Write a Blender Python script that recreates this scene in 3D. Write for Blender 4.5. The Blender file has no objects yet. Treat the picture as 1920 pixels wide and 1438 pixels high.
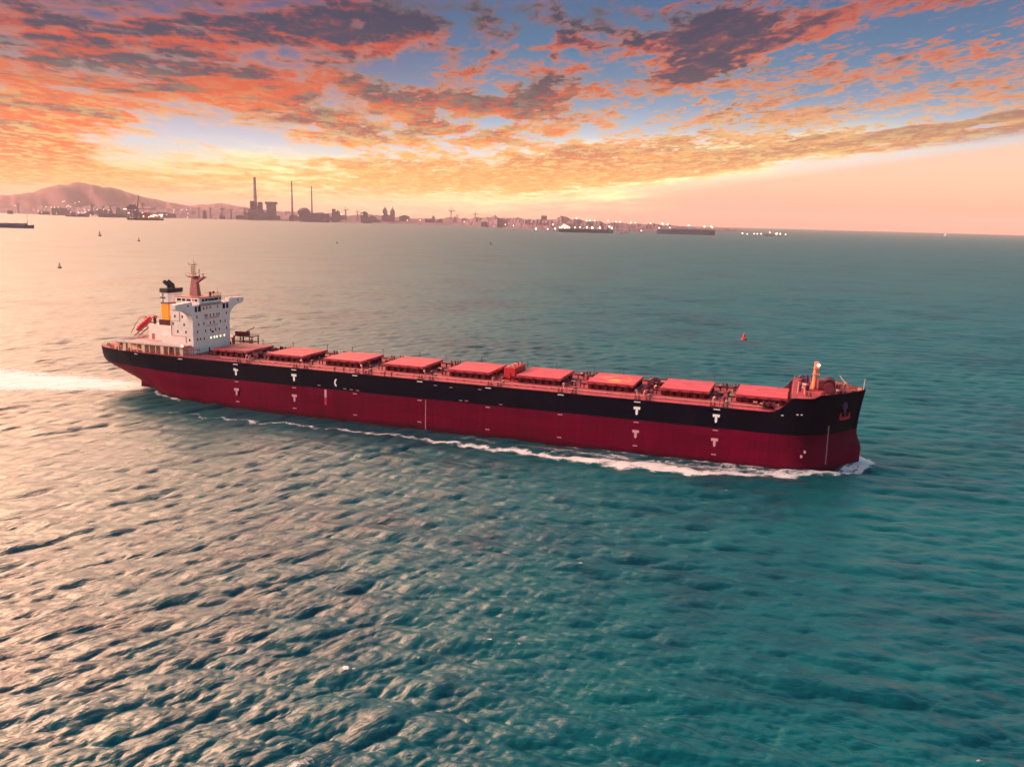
import bpy, bmesh, math, random
import numpy as np
from mathutils import Vector, Matrix
R = math.radians
rnd = random.Random(7)
SC = bpy.context.scene
COL = SC.collection

# ------------------------------------------------------------------ camera
CAM_H = 69.0
F_PX, PITCH, ROLL = 1602.31, 0.1895, 0.0257
cd = bpy.data.cameras.new("camera")
cam = bpy.data.objects.new("camera", cd)
COL.objects.link(cam)
cd.sensor_width = 36.0
cd.sensor_fit = 'HORIZONTAL'
cd.lens = F_PX / 1920 * 36
cd.clip_start = 1.0
cd.clip_end = 200000
cam.matrix_world = (Matrix.Translation((0, 0, CAM_H)) @ Matrix.Rotation(math.pi / 2 - PITCH, 4, 'X')
                    @ Matrix.Rotation(ROLL, 4, 'Z'))
SC.camera = cam

# ------------------------------------------------------------------ sun
SUN_AZ, SUN_EL = -94.0, 17.0          # azimuth from +Y (view axis), positive to the right
sd = Vector((math.sin(R(SUN_AZ)) * math.cos(R(SUN_EL)), math.cos(R(SUN_AZ)) * math.cos(R(SUN_EL)), math.sin(R(SUN_EL))))
sl = bpy.data.lights.new("sun", 'SUN')
sl.energy = 3.8
sl.angle = R(0.6)
sl.color = (1.0, 0.66, 0.50)
so = bpy.data.objects.new("sun", sl)
so.rotation_euler = sd.to_track_quat('Z', 'Y').to_euler()
so.location = (-400, 200, 300)
COL.objects.link(so)

SC.view_settings.view_transform = 'Standard'
SC.view_settings.look = 'None'
SC.view_settings.exposure = 0.36
SC.view_settings.gamma = 1.0
SC.cycles.max_bounces = 6
SC.cycles.diffuse_bounces = 2
SC.cycles.glossy_bounces = 3
SC.cycles.transparent_max_bounces = 8
SC.cycles.volume_bounces = 0
SC.cycles.sample_clamp_indirect = 6
SC.cycles.caustics_reflective = False
SC.cycles.caustics_refractive = False


# ------------------------------------------------------------------ node helpers
class NT:
    def __init__(self, tree):
        self.t = tree
        tree.nodes.clear()

    def n(self, kind, **kw):
        nd = self.t.nodes.new(kind)
        for k, v in kw.items():
            setattr(nd, k, v)
        return nd

    def put(self, sock, v):
        if isinstance(v, bpy.types.NodeSocket):
            self.t.links.new(v, sock)
        elif v is not None:
            if isinstance(v, tuple) and len(v) == 3 and sock.type == 'RGBA':
                v = v + (1.0,)
            sock.default_value = v

    def m(self, op, a, b=None, c=None, clamp=False):
        nd = self.n('ShaderNodeMath', operation=op)
        nd.use_clamp = clamp
        self.put(nd.inputs[0], a)
        if b is not None:
            self.put(nd.inputs[1], b)
        if c is not None:
            self.put(nd.inputs[2], c)
        return nd.outputs[0]

    def add(self, a, b): return self.m('ADD', a, b)
    def sub(self, a, b): return self.m('SUBTRACT', a, b)
    def mul(self, a, b): return self.m('MULTIPLY', a, b)
    def div(self, a, b): return self.m('DIVIDE', a, b)
    def mad(self, a, b, c): return self.m('MULTIPLY_ADD', a, b, c)

    def ss(self, x, lo, hi, o0=0.0, o1=1.0):
        nd = self.n('ShaderNodeMapRange', interpolation_type='SMOOTHSTEP')
        self.put(nd.inputs['Value'], x)
        self.put(nd.inputs['From Min'], lo)
        self.put(nd.inputs['From Max'], hi)
        self.put(nd.inputs['To Min'], o0)
        self.put(nd.inputs['To Max'], o1)
        return nd.outputs[0]

    def lin(self, x, lo, hi, o0=0.0, o1=1.0):
        nd = self.n('ShaderNodeMapRange')
        self.put(nd.inputs['Value'], x)
        self.put(nd.inputs['From Min'], lo)
        self.put(nd.inputs['From Max'], hi)
        self.put(nd.inputs['To Min'], o0)
        self.put(nd.inputs['To Max'], o1)
        return nd.outputs[0]

    def vec(self, x, y, z):
        nd = self.n('ShaderNodeCombineXYZ')
        for i, v in enumerate((x, y, z)):
            self.put(nd.inputs[i], v)
        return nd.outputs[0]

    def noise(self, v, scale=1.0, detail=4.0, rough=0.5, dist=0.0, lac=2.0):
        nd = self.n('ShaderNodeTexNoise')
        self.put(nd.inputs['Vector'], v)
        nd.inputs['Scale'].default_value = scale
        nd.inputs['Detail'].default_value = detail
        nd.inputs['Roughness'].default_value = rough
        nd.inputs['Lacunarity'].default_value = lac
        nd.inputs['Distortion'].default_value = dist
        return nd.outputs['Fac']

    def mix(self, f, a, b, mode='MIX'):
        nd = self.n('ShaderNodeMix', data_type='RGBA', blend_type=mode)
        self.put(nd.inputs[0], f)
        self.put(nd.inputs[6], a)
        self.put(nd.inputs[7], b)
        return nd.outputs[2]

    def ramp(self, x, pts, interp='LINEAR'):
        nd = self.n('ShaderNodeValToRGB')
        cr = nd.color_ramp
        cr.interpolation = interp
        while len(cr.elements) < len(pts):
            cr.elements.new(0.5)
        for e, (p, c) in zip(cr.elements, pts):
            e.position = p
            e.color = tuple(c) + (1.0,)
        self.put(nd.inputs[0], x)
        return nd.outputs[0]


# ------------------------------------------------------------------ sky
def S(r, g, b):            # sRGB 0-255 to linear
    return tuple((c / 255 / 12.92) if c <= 10.31 else ((c / 255 + 0.055) / 1.055) ** 2.4 for c in (r, g, b))


def build_sky():
    w = bpy.data.worlds.new("World")
    SC.world = w
    w.use_nodes = True
    N = NT(w.node_tree)
    tc = N.n('ShaderNodeTexCoord')
    sep = N.n('ShaderNodeSeparateXYZ')
    N.t.links.new(tc.outputs['Generated'], sep.inputs[0])
    X, Y, Z = sep.outputs
    az = N.mul(N.m('ARCTAN2', X, Y), 57.2958)
    el = N.m('MAXIMUM', N.mul(N.m('ARCSINE', Z), 57.2958), 0.0)
    zc = N.add(N.m('MAXIMUM', Z, 0.0), 0.040)
    c7, s7 = math.cos(R(-7)), math.sin(R(-7))
    # cloud deck plane, u along the rows of cloud, c across them
    u = N.div(N.add(N.mul(Y, c7), N.mul(X, s7)), zc)
    c = N.div(N.sub(N.mul(X, c7), N.mul(Y, s7)), zc)
    left = N.ss(az, -18.0, -4.0, 1.0, 0.0)
    right = N.ss(az, 4.0, 16.0)
    pl = N.vec(N.mul(c, 1.0), N.mul(u, 0.42), 0.0)
    warp = N.noise(pl, 0.9, 3, 0.5)
    warp2 = N.noise(N.vec(N.mul(c, 1.0), N.mul(u, 0.5), 7.7), 3.0, 3, 0.55)
    azw = N.add(az, N.mad(warp, 9.0, -4.5))
    elw = N.add(N.add(el, N.mad(warp, -2.6, 1.3)), N.mad(warp2, 1.5, -0.75))

    def blob(a, e, ra, re, slope=0.0, k=1.0):
        dx = N.sub(azw, a)
        dy = N.sub(elw, e)
        if slope:
            dy = N.sub(dy, N.mul(dx, slope))
        q = N.add(N.mul(N.mul(dx, dx), 1.0 / ra ** 2), N.mul(N.mul(dy, dy), 1.0 / re ** 2))
        return N.mul(N.m('EXPONENT', N.mul(q, -1.0)), k)

    def total(lst):
        t = None
        for b in lst:
            v = blob(*b)
            t = v if t is None else N.add(t, v)
        return t

    # clear sky behind the clouds
    base = N.ramp(N.div(el, 16.0), [(0.0, S(242, 156, 134)), (0.10, S(250, 180, 150)), (0.20, S(240, 208, 192)), (0.30, S(205, 214, 228)),
                                    (0.45, S(150, 180, 214)), (0.66, S(84, 140, 186)), (1.0, S(40, 92, 150))])
    baseL = N.ramp(N.div(el, 16.0), [(0.0, S(248, 176, 150)), (0.07, S(232, 196, 138)), (0.16, S(226, 210, 160)), (0.25, S(206, 206, 214)),
                                     (0.4, S(182, 170, 200)), (0.65, S(96, 104, 160)), (1.0, S(40, 74, 138))])
    base = N.mix(N.ss(az, -16.0, 2.0, 1.0, 0.0), base, baseL)
    glow = N.m('MINIMUM', total([(3.0, 2.6, 11.0, 1.5, 0.10, 1.0), (11.0, 4.0, 9.0, 1.0, 0.14, 1.0), (-13.0, 2.3, 7.0, 1.1, 0.0, 0.8)]), 1.0)
    base = N.mix(glow, base, (1.5, 1.12, 0.5))
    base = N.mix(N.mul(N.ss(az, 4.0, 14.0), N.ss(N.sub(N.add(N.mul(az, 0.150), 1.0), el), 0.0, 0.8)), base, N.ramp(N.div(el, 6.0), [(0.0, S(240, 152, 132)), (0.4, S(246, 184, 152)), (1.0, S(246, 206, 176))]))

    # cloud cover
    def density(uu, full=True):
        pA = N.vec(c, N.mul(uu, 0.42), 0.0)
        a_ = N.noise(pA, 2.7, 5, 0.58, 0.5)
        b_ = N.noise(N.vec(c, N.mul(uu, 0.50), 3.3), 7.0, 4, 0.58, 0.6)
        return N.add(N.mul(a_, 0.60), N.mul(b_, 0.40)), a_, b_
    dens, nA, nB = density(u)
    densU, nA2, nB2 = density(N.mul(u, 1.085))         # the same clouds a little lower: what the light from the horizon passes first
    nC = N.noise(N.vec(c, N.mul(u, 0.50), 9.1), 17.0, 3, 0.55, 0.5)
    nL = N.noise(N.vec(N.mul(az, 0.075), N.mul(el, 0.48), 1.2), 1.5, 6, 0.58, 0.6)
    wC = N.ss(az, -6.0, 16.0, 0.10, 0.33)
    dens = N.add(N.mul(dens, N.sub(1.0, wC)), N.mul(nC, wC))
    densL = N.add(N.mul(nL, 0.60), N.mul(dens, 0.40))
    lw = N.mul(left, 0.7)
    dens = N.add(N.mul(dens, N.sub(1.0, lw)), N.mul(densL, lw))
    cover = total([
        (-21.0, 7.2, 9.0, 2.2, 0.0, 0.13), (-30.5, 4.0, 4.0, 1.9, 0.0, 0.22), (-27.0, 9.6, 7.0, 1.5, 0.0, 0.11), (-29.0, 2.0, 8.0, 0.8, 0.0, 0.14),
        (-18.0, 11.0, 5.0, 1.2, 0.0, 0.11), (-10.5, 11.6, 5.5, 1.6, 0.0, 0.12), (-7.6, 10.2, 1.0, 0.6, 0.0, 0.16), (-1.5, 7.2, 4.6, 0.7, 0.0, 0.20),
        (0.8, 8.4, 2.2, 0.8, 0.0, 0.12), (11.6, 11.4, 4.0, 1.5, 0.2, 0.16), (15.5, 10.9, 7.0, 0.7, 0.30, 0.16), (11.5, 9.6, 3.0, 0.7, 0.1, 0.12),
        (16.5, 7.4, 6.0, 0.6, 0.22, 0.08), (-3.0, 2.8, 12.0, 1.2, 0.05, 0.16), (9.0, 4.2, 12.0, 0.9, 0.16, 0.10), (16.0, 4.3, 12.0, 0.5, 0.13, 0.16), (28.0, 5.9, 7.0, 0.5, 0.13, 0.12),
        (26.0, 13.0, 4.0, 0.8, 0.3, 0.12), (-5.0, 5.4, 7.0, 0.8, 0.0, 0.10), (-13.0, 6.0, 6.0, 1.2, 0.0, 0.06), (-19.0, 1.9, 8.0, 0.8, 0.0, 0.06), (-10.0, 7.6, 4.0, 1.0, 0.0, 0.06),
        (-22.5, 4.6, 6.5, 0.8, 0.0, -0.05), (23.0, 11.2, 4.0, 1.3, 0.1, -0.04), (2.5, 11.8, 5.0, 1.2, 0.0, 0.03), (-14.5, 4.0, 4.5, 0.7, 0.0, -0.06), (25.0, 8.0, 8.0, 1.6, 0.1, 0.03)])
    d = N.add(dens, cover)
    dU = N.add(N.add(N.mul(densU, 0.82), 0.09), cover)
    # the deck ends in a sharp slanting edge on the right, clear pink air below it
    edge = N.add(N.mad(N.m('MAXIMUM', az, 2.0), 0.150, 0.75), N.mad(nC, 0.9, -0.5))
    edge = N.add(edge, N.mul(left, -0.6))
    dcut = N.ss(N.sub(el, edge), -0.15, 0.75)
    hi = N.ss(el, 15.0, 24.0, 1.0, 0.55)
    m = N.mul(N.mul(N.ss(d, N.lin(left, 0.0, 1.0, 0.48, 0.455), N.lin(left, 0.0, 1.0, 0.57, 0.60)), dcut), hi)
    # lit colour by height: gold near the horizon glow, orange, then salmon and purple
    lit = N.ramp(N.div(el, 16.0), [(0.0, S(246, 176, 110)), (0.11, S(255, 182, 84)), (0.22, S(255, 158, 60)), (0.32, S(255, 116, 20)), (0.46, S(255, 92, 12)),
                                   (0.60, S(252, 86, 22)), (0.75, S(224, 76, 48)), (0.9, S(170, 66, 84)), (1.0, S(130, 84, 116))])
    litR = N.ramp(N.div(el, 16.0), [(0.0, S(255, 205, 150)), (0.25, S(255, 184, 96)), (0.42, S(255, 170, 116)), (0.6, S(255, 168, 130)), (0.75, S(250, 122, 82)), (1.0, S(236, 136, 120))])
    lit = N.mix(N.mul(right, N.ss(el, 11.0, 4.0, 0.35, 0.95)), lit, litR)
    lit = N.mix(N.mul(left, N.ss(el, 2.8, 1.0)), lit, S(240, 160, 104))
    lit = N.mix(N.mul(N.ss(az, -16.0, -26.0), N.mul(N.ss(el, 1.5, 3.0), N.ss(el, 9.0, 6.0))), lit, S(255, 110, 40))
    shade = N.ramp(N.div(el, 16.0), [(0.0, S(226, 160, 120)), (0.12, S(226, 142, 78)), (0.24, S(196, 108, 78)), (0.38, S(112, 66, 84)), (0.55, S(72, 54, 86)), (0.75, S(46, 46, 84)), (1.0, S(32, 40, 84))])
    darks = total([(-28.0, 11.4, 8.0, 1.2, 0.0, 0.16), (-19.0, 11.1, 4.5, 1.0, 0.0, 0.14), (-28.0, 8.4, 6.0, 1.2, 0.0, 0.12), (-10.0, 11.8, 6.0, 1.6, 0.0, 0.24), (0.8, 8.7, 2.6, 0.6, 0.0, 0.17), (11.0, 12.0, 3.5, 1.0, 0.1, 0.19),
                   (10.0, 9.0, 3.0, 0.4, 0.1, 0.14), (-8.0, 3.4, 6.0, 0.4, 0.05, 0.12), (-8.0, 8.8, 4.0, 0.9, 0.0, 0.14), (-12.0, 5.2, 4.0, 0.5, 0.0, 0.14), (0.0, 12.4, 7.0, 1.2, 0.0, 0.22),
                   (-21.0, 6.6, 6.0, 0.9, 0.0, -0.14), (-30.5, 4.0, 3.0, 1.6, 0.0, -0.14), (-2.0, 7.0, 3.5, 0.45, 0.0, -0.12), (15.5, 10.6, 6.0, 0.6, 0.3, -0.16), (-7.6, 10.2, 1.0, 0.6, 0.0, -0.25), (22.0, 7.0, 10.0, 3.0, 0.1, -0.06)])
    thick = N.add(N.add(N.mul(N.sub(dU, 0.50), 0.9), N.mul(N.sub(d, 0.56), 0.9)), N.add(darks, N.mul(N.sub(nC, 0.5), 0.34)))
    nS = N.noise(N.vec(N.mul(az, 0.075), N.mul(el, 0.62), 6.2), 2.2, 5, 0.6, 0.5)
    thick = N.add(thick, N.mul(N.add(left, 0.35), N.mad(nS, 0.9, -0.53)))
    sh = N.ss(N.add(thick, N.mul(N.sub(nA, 0.5), -0.25)), -0.06, 0.19)
    sh = N.mul(sh, N.ss(N.mad(nB, 0.6, N.mul(nC, 0.4)), 0.30, 0.55, 0.55, 1.0))
    sh = N.mul(sh, N.ss(az, 12.0, 26.0, 1.0, 0.75))
    sh = N.mul(sh, N.ss(el, 1.0, 5.5, 0.45, 1.0))
    ccol = N.mix(sh, lit, shade)
    # thin edges glow paler
    thin = N.mul(N.ss(d, 0.60, 0.53), N.ss(el, 13.0, 5.0, 0.15, 0.6))
    ccol = N.mix(thin, ccol, S(255, 206, 150))
    hot = N.mul(N.ss(N.add(nB, N.mul(nC, 0.5)), 0.68, 0.88), N.ss(el, 10.0, 3.0))
    ccol = N.mix(N.mul(hot, 0.65), ccol, S(255, 216, 128))
    sky = N.mix(m, base, ccol)
    sky = N.mix(N.ss(el, 2.5, 9.0, 0.10, 0.52), sky, (0.0, 0.0, 0.0))
    # overhead, beyond the picture's top: warm on the sun's side, blue-green on the other
    over = N.ramp(N.lin(az, -180.0, 180.0), [(0.0, S(96, 110, 140)), (0.22, S(196, 150, 136)), (0.33, S(255, 206, 160)), (0.41, S(255, 196, 158)), (0.452, S(236, 176, 150)),
                                             (0.497, S(90, 172, 174)), (0.60, S(56, 172, 176)), (0.75, S(54, 140, 156)), (1.0, S(96, 110, 140))])
    nO = N.noise(tc.outputs['Generated'], 4.0, 5, 0.6)
    over = N.mix(N.ss(nO, 0.4, 0.65, 0.0, 0.35), over, S(120, 110, 130))
    over = N.mix(1.0, over, N.mix(N.ss(az, 0.0, 20.0), (1.35, 1.35, 1.35), (1.9, 2.1, 2.1)), 'MULTIPLY')
    lowR = N.mul(N.ss(az, 0.0, 14.0), N.ss(el, 32.0, 22.0))
    lowR = N.mul(lowR, N.ss(az, 110.0, 70.0))
    over = N.mix(N.mul(lowR, N.ss(nO, 0.45, 0.62, 0.0, 0.5)), over, (1.10, 0.80, 0.72))
    zen = N.mix(N.ss(el, 32.0, 54.0), over, S(24, 78, 108))
    sky = N.mix(N.ss(el, 13.0, 27.0), sky, zen)
    # the air around the sun, off to the left
    dot = N.add(N.add(N.mul(X, sd.x), N.mul(Y, sd.y)), N.mul(Z, sd.z))
    aur = N.m('POWER', N.m('MAXIMUM', dot, 0.0), 16.0)
    sky = N.mix(N.mul(aur, 0.9), sky, (1.25, 0.88, 0.56))
    # unseen glow added high on the left to brighten the water and ship
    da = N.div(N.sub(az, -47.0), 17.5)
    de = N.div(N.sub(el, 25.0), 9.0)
    glow_lobe = N.mul(N.m('EXPONENT', N.mul(N.add(N.mul(da, da), N.mul(de, de)), -0.5)), N.ss(el, 12.5, 19.0))
    glow_lobe = N.mul(glow_lobe, N.ss(nO, 0.30, 0.62, 0.55, 1.25))
    sky = N.mix(1.0, sky, N.mix(glow_lobe, (0.0, 0.0, 0.0), (25.0, 13.0, 7.8)), 'ADD')
    # sky texture for the blue of the clear air overhead
    st = N.n('ShaderNodeTexSky', sky_type='NISHITA')
    st.sun_disc = False
    st.sun_elevation = R(SUN_EL)
    st.sun_rotation = R(SUN_AZ)
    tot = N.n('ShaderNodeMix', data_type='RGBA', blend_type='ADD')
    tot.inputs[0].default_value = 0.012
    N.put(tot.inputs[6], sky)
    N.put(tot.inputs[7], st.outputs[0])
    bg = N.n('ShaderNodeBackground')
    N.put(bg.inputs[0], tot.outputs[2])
    bg.inputs[1].default_value = 1.0
    out = N.n('ShaderNodeOutputWorld')
    N.t.links.new(bg.outputs[0], out.inputs[0])
    w.cycles.sampling_method = 'MANUAL'
    w.cycles.sample_map_resolution = 512


build_sky()


# ------------------------------------------------------------------ materials
def mat(name, col, rough=0.5, metal=0.0, var=0.12, scale=0.4, spec=0.5, streak=0.0, emit=None, estr=0.0, plates=None, rust=0.0, wet=False):
    mt = bpy.data.materials.new(name)
    mt.use_nodes = True
    N = NT(mt.node_tree)
    out = N.n('ShaderNodeOutputMaterial')
    p = N.n('ShaderNodeBsdfPrincipled')
    N.t.links.new(p.outputs[0], out.inputs[0])
    tc = N.n('ShaderNodeTexCoord')
    o = tc.outputs['Object']
    nz = N.noise(o, scale, 5, 0.6)
    f = N.lin(nz, 0.25, 0.75, 1.0 - var, 1.0 + var)
    if streak:
        mp = N.n('ShaderNodeMapping')
        mp.inputs['Scale'].default_value = (1.0, 1.0, 0.07)
        N.t.links.new(o, mp.inputs[0])
        s_ = N.noise(mp.outputs[0], 0.8, 5, 0.65)
        f = N.mul(f, N.lin(s_, 0.3, 0.7, 1.0 - streak, 1.0 + streak * 0.4))
    if plates:
        sp = N.n('ShaderNodeSeparateXYZ')
        N.t.links.new(o, sp.inputs[0])
        br = N.n('ShaderNodeTexBrick')
        N.put(br.inputs['Vector'], N.vec(sp.outputs[0], sp.outputs[1 if plates[2] else 2], 0.0))
        br.inputs['Color1'].default_value = (0.86, 0.86, 0.86, 1)
        br.inputs['Color2'].default_value = (1.10, 1.10, 1.10, 1)
        br.inputs['Mortar'].default_value = (0.62, 0.62, 0.62, 1)
        br.inputs['Scale'].default_value = 1.0
        br.inputs['Mortar Size'].default_value = 0.05
        br.inputs['Brick Width'].default_value = plates[0]
        br.inputs['Row Height'].default_value = plates[1]
        f = N.mul(f, br.outputs['Color'])
    mx = N.n('ShaderNodeVectorMath', operation='SCALE')
    mx.inputs[0].default_value = col
    N.put(mx.inputs['Scale'], f)
    colour = mx.outputs[0]
    if rust:
        mp2 = N.n('ShaderNodeMapping')
        mp2.inputs['Scale'].default_value = (1.0, 1.0, 0.10)
        N.t.links.new(o, mp2.inputs[0])
        r1 = N.noise(mp2.outputs[0], 0.9, 4, 0.6)
        r2 = N.noise(o, 0.07, 3, 0.6)
        colour = N.mix(N.mul(N.ss(N.mad(r1, 0.7, N.mul(r2, 0.45)), 0.64, 0.78), rust), colour, (0.055, 0.016, 0.012))
    if wet:
        sz = N.n('ShaderNodeSeparateXYZ')
        N.t.links.new(o, sz.inputs[0])
        w1 = N.noise(o, 0.25, 5, 0.65)
        colour = N.mix(N.ss(N.add(sz.outputs[2], N.mad(w1, 2.6, -1.3)), 2.2, 0.6, 0.0, 0.7), colour, (0.020, 0.006, 0.010))
    N.t.links.new(colour, p.inputs['Base Color'])
    N.put(p.inputs['Roughness'], N.lin(nz, 0.3, 0.7, max(0.02, rough - 0.06), min(1.0, rough + 0.06)))
    p.inputs['Metallic'].default_value = metal
    p.inputs['Specular IOR Level'].default_value = spec
    if emit:
        p.inputs['Emission Color'].default_value = emit + (1.0,)
        p.inputs['Emission Strength'].default_value = estr
    return mt


M = {}
M['hull_red'] = mat('hull_red_paint', (0.148, 0.0002, 0.025), 0.6, var=0.12, scale=0.05, streak=0.22, spec=0.06, plates=(11.0, 2.65, 0), rust=0.35, wet=True)
M['hull_black'] = mat('hull_black_paint', (0.002, 0.0024, 0.012), 0.6, var=0.3, scale=0.05, streak=0.2, spec=0.06, plates=(11.0, 2.65, 0), rust=0.18)
M['deck'] = mat('deck_paint', (0.44, 0.06, 0.085), 0.65, var=0.3, scale=0.3, spec=0.2, plates=(9.0, 2.4, 1), rust=0.35)
M['cover'] = mat('hatch_cover_paint', (0.60, 0.072, 0.108), 0.6, var=0.16, scale=0.3, spec=0.25, plates=(3.74, 4.24, 1), rust=0.22)
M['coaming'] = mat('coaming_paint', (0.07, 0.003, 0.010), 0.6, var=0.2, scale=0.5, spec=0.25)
M['gear'] = mat('deck_gear_paint', (0.13, 0.012, 0.03), 0.6, var=0.25, scale=1.0)
M['gear_light'] = mat('deck_gear_pale_paint', (0.62, 0.26, 0.25), 0.6, var=0.2, scale=1.0)
M['white'] = mat('white_paint', (0.84, 0.75, 0.72), 0.5, var=0.06, scale=0.4, streak=0.07)
M['mark'] = mat('mark_white_paint', (0.92, 0.90, 0.94), 0.6, var=0.06, scale=2.0)
M['mark_pink'] = mat('mark_faded_paint', (0.70, 0.34, 0.42), 0.6, var=0.1, scale=2.0)
M['mark_red'] = mat('mark_red_paint', (0.50, 0.01, 0.03), 0.6, var=0.1, scale=2.0)
M['glass'] = mat('dark_glass', (0.008, 0.008, 0.018), 0.12, var=0.1, spec=0.6)
M['yellow'] = mat('funnel_yellow_paint', (0.88, 0.36, 0.012), 0.5, var=0.07, scale=0.6)
M['navy'] = mat('funnel_navy_paint', (0.010, 0.010, 0.045), 0.5, var=0.2)
M['soot'] = mat('soot_black', (0.004, 0.004, 0.022), 0.7, var=0.2)
M['lifeboat'] = mat('lifeboat_red_plastic', (0.62, 0.02, 0.05), 0.4, var=0.1)
M['mast'] = mat('mast_pink_paint', (0.36, 0.105, 0.11), 0.55, var=0.15, scale=0.8)
M['orange'] = mat('foremast_orange_paint', (0.86, 0.24, 0.12), 0.5, var=0.1)
M['cream'] = mat('cream_paint', (0.78, 0.56, 0.40), 0.5, var=0.08)
M['steel'] = mat('dark_steel', (0.03, 0.018, 0.03), 0.6, var=0.2)
M['green'] = mat('walkway_green_paint', (0.22, 0.20, 0.14), 0.7, var=0.2)
M['stain'] = mat('ore_stained_paint', (0.62, 0.34, 0.12), 0.8, var=0.3, scale=0.5)
M['bluegear'] = mat('blue_gear_paint', (0.02, 0.02, 0.10), 0.5, var=0.2)
M['litwin'] = mat('lit_window', (0.8, 0.7, 0.4), 0.4, emit=(1.0, 0.82, 0.42), estr=2.2)
M['lamp'] = mat('lamp_warm', (0.9, 0.8, 0.6), 0.4, emit=(1.0, 0.80, 0.50), estr=3.2)
M['lamp_white'] = mat('lamp_white', (0.9, 0.9, 0.8), 0.4, emit=(1.0, 0.90, 0.60), estr=3.5)
M['lamp_pink'] = mat('lamp_pink', (0.9, 0.7, 0.6), 0.4, emit=(1.0, 0.66, 0.52), estr=2.0)
# far shore: land, hill, concrete and steel colours paled to add to the haze
M['land'] = mat('hazy_scrub_land', (0.19, 0.12, 0.165), 0.9, var=0.35, scale=0.004, spec=0.1)
M['hill'] = mat('bare_hill', (0.34, 0.19, 0.20), 0.95, var=0.2, scale=0.002, spec=0.05)
M['bldg'] = mat('far_concrete', (0.38, 0.25, 0.31), 0.8, var=0.2, scale=0.02, spec=0.1)
M['bldg_pink'] = mat('far_pink_render', (0.46, 0.28, 0.29), 0.8, var=0.2, scale=0.02, spec=0.1)
M['bldg_dark'] = mat('far_dark_cladding', (0.28, 0.19, 0.26), 0.8, var=0.2, scale=0.02, spec=0.1)
M['far_red'] = mat('far_red_steel', (0.42, 0.12, 0.11), 0.7, var=0.2, scale=0.03)
M['far_steel'] = mat('far_dark_steel', (0.22, 0.14, 0.20), 0.7, var=0.2, scale=0.03)
M['far_green'] = mat('far_green_wood', (0.030, 0.040, 0.035), 0.9, var=0.3, scale=0.01, spec=0.1)
M['teal_hull'] = mat('teal_hull_paint', (0.0, 0.09, 0.16), 0.5, var=0.15, scale=0.02)
M['slate_hull'] = mat('slate_hull_paint', (0.02, 0.07, 0.16), 0.5, var=0.15, scale=0.02)
M['navy_hull'] = mat('navy_hull_paint', (0.01, 0.05, 0.16), 0.5, var=0.15, scale=0.02)
M['buoy_red'] = mat('buoy_red_paint', (0.55, 0.005, 0.03), 0.5, var=0.1)
M['buoy_dark'] = mat('buoy_dark_paint', (0.03, 0.02, 0.03), 0.5, var=0.1)


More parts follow.
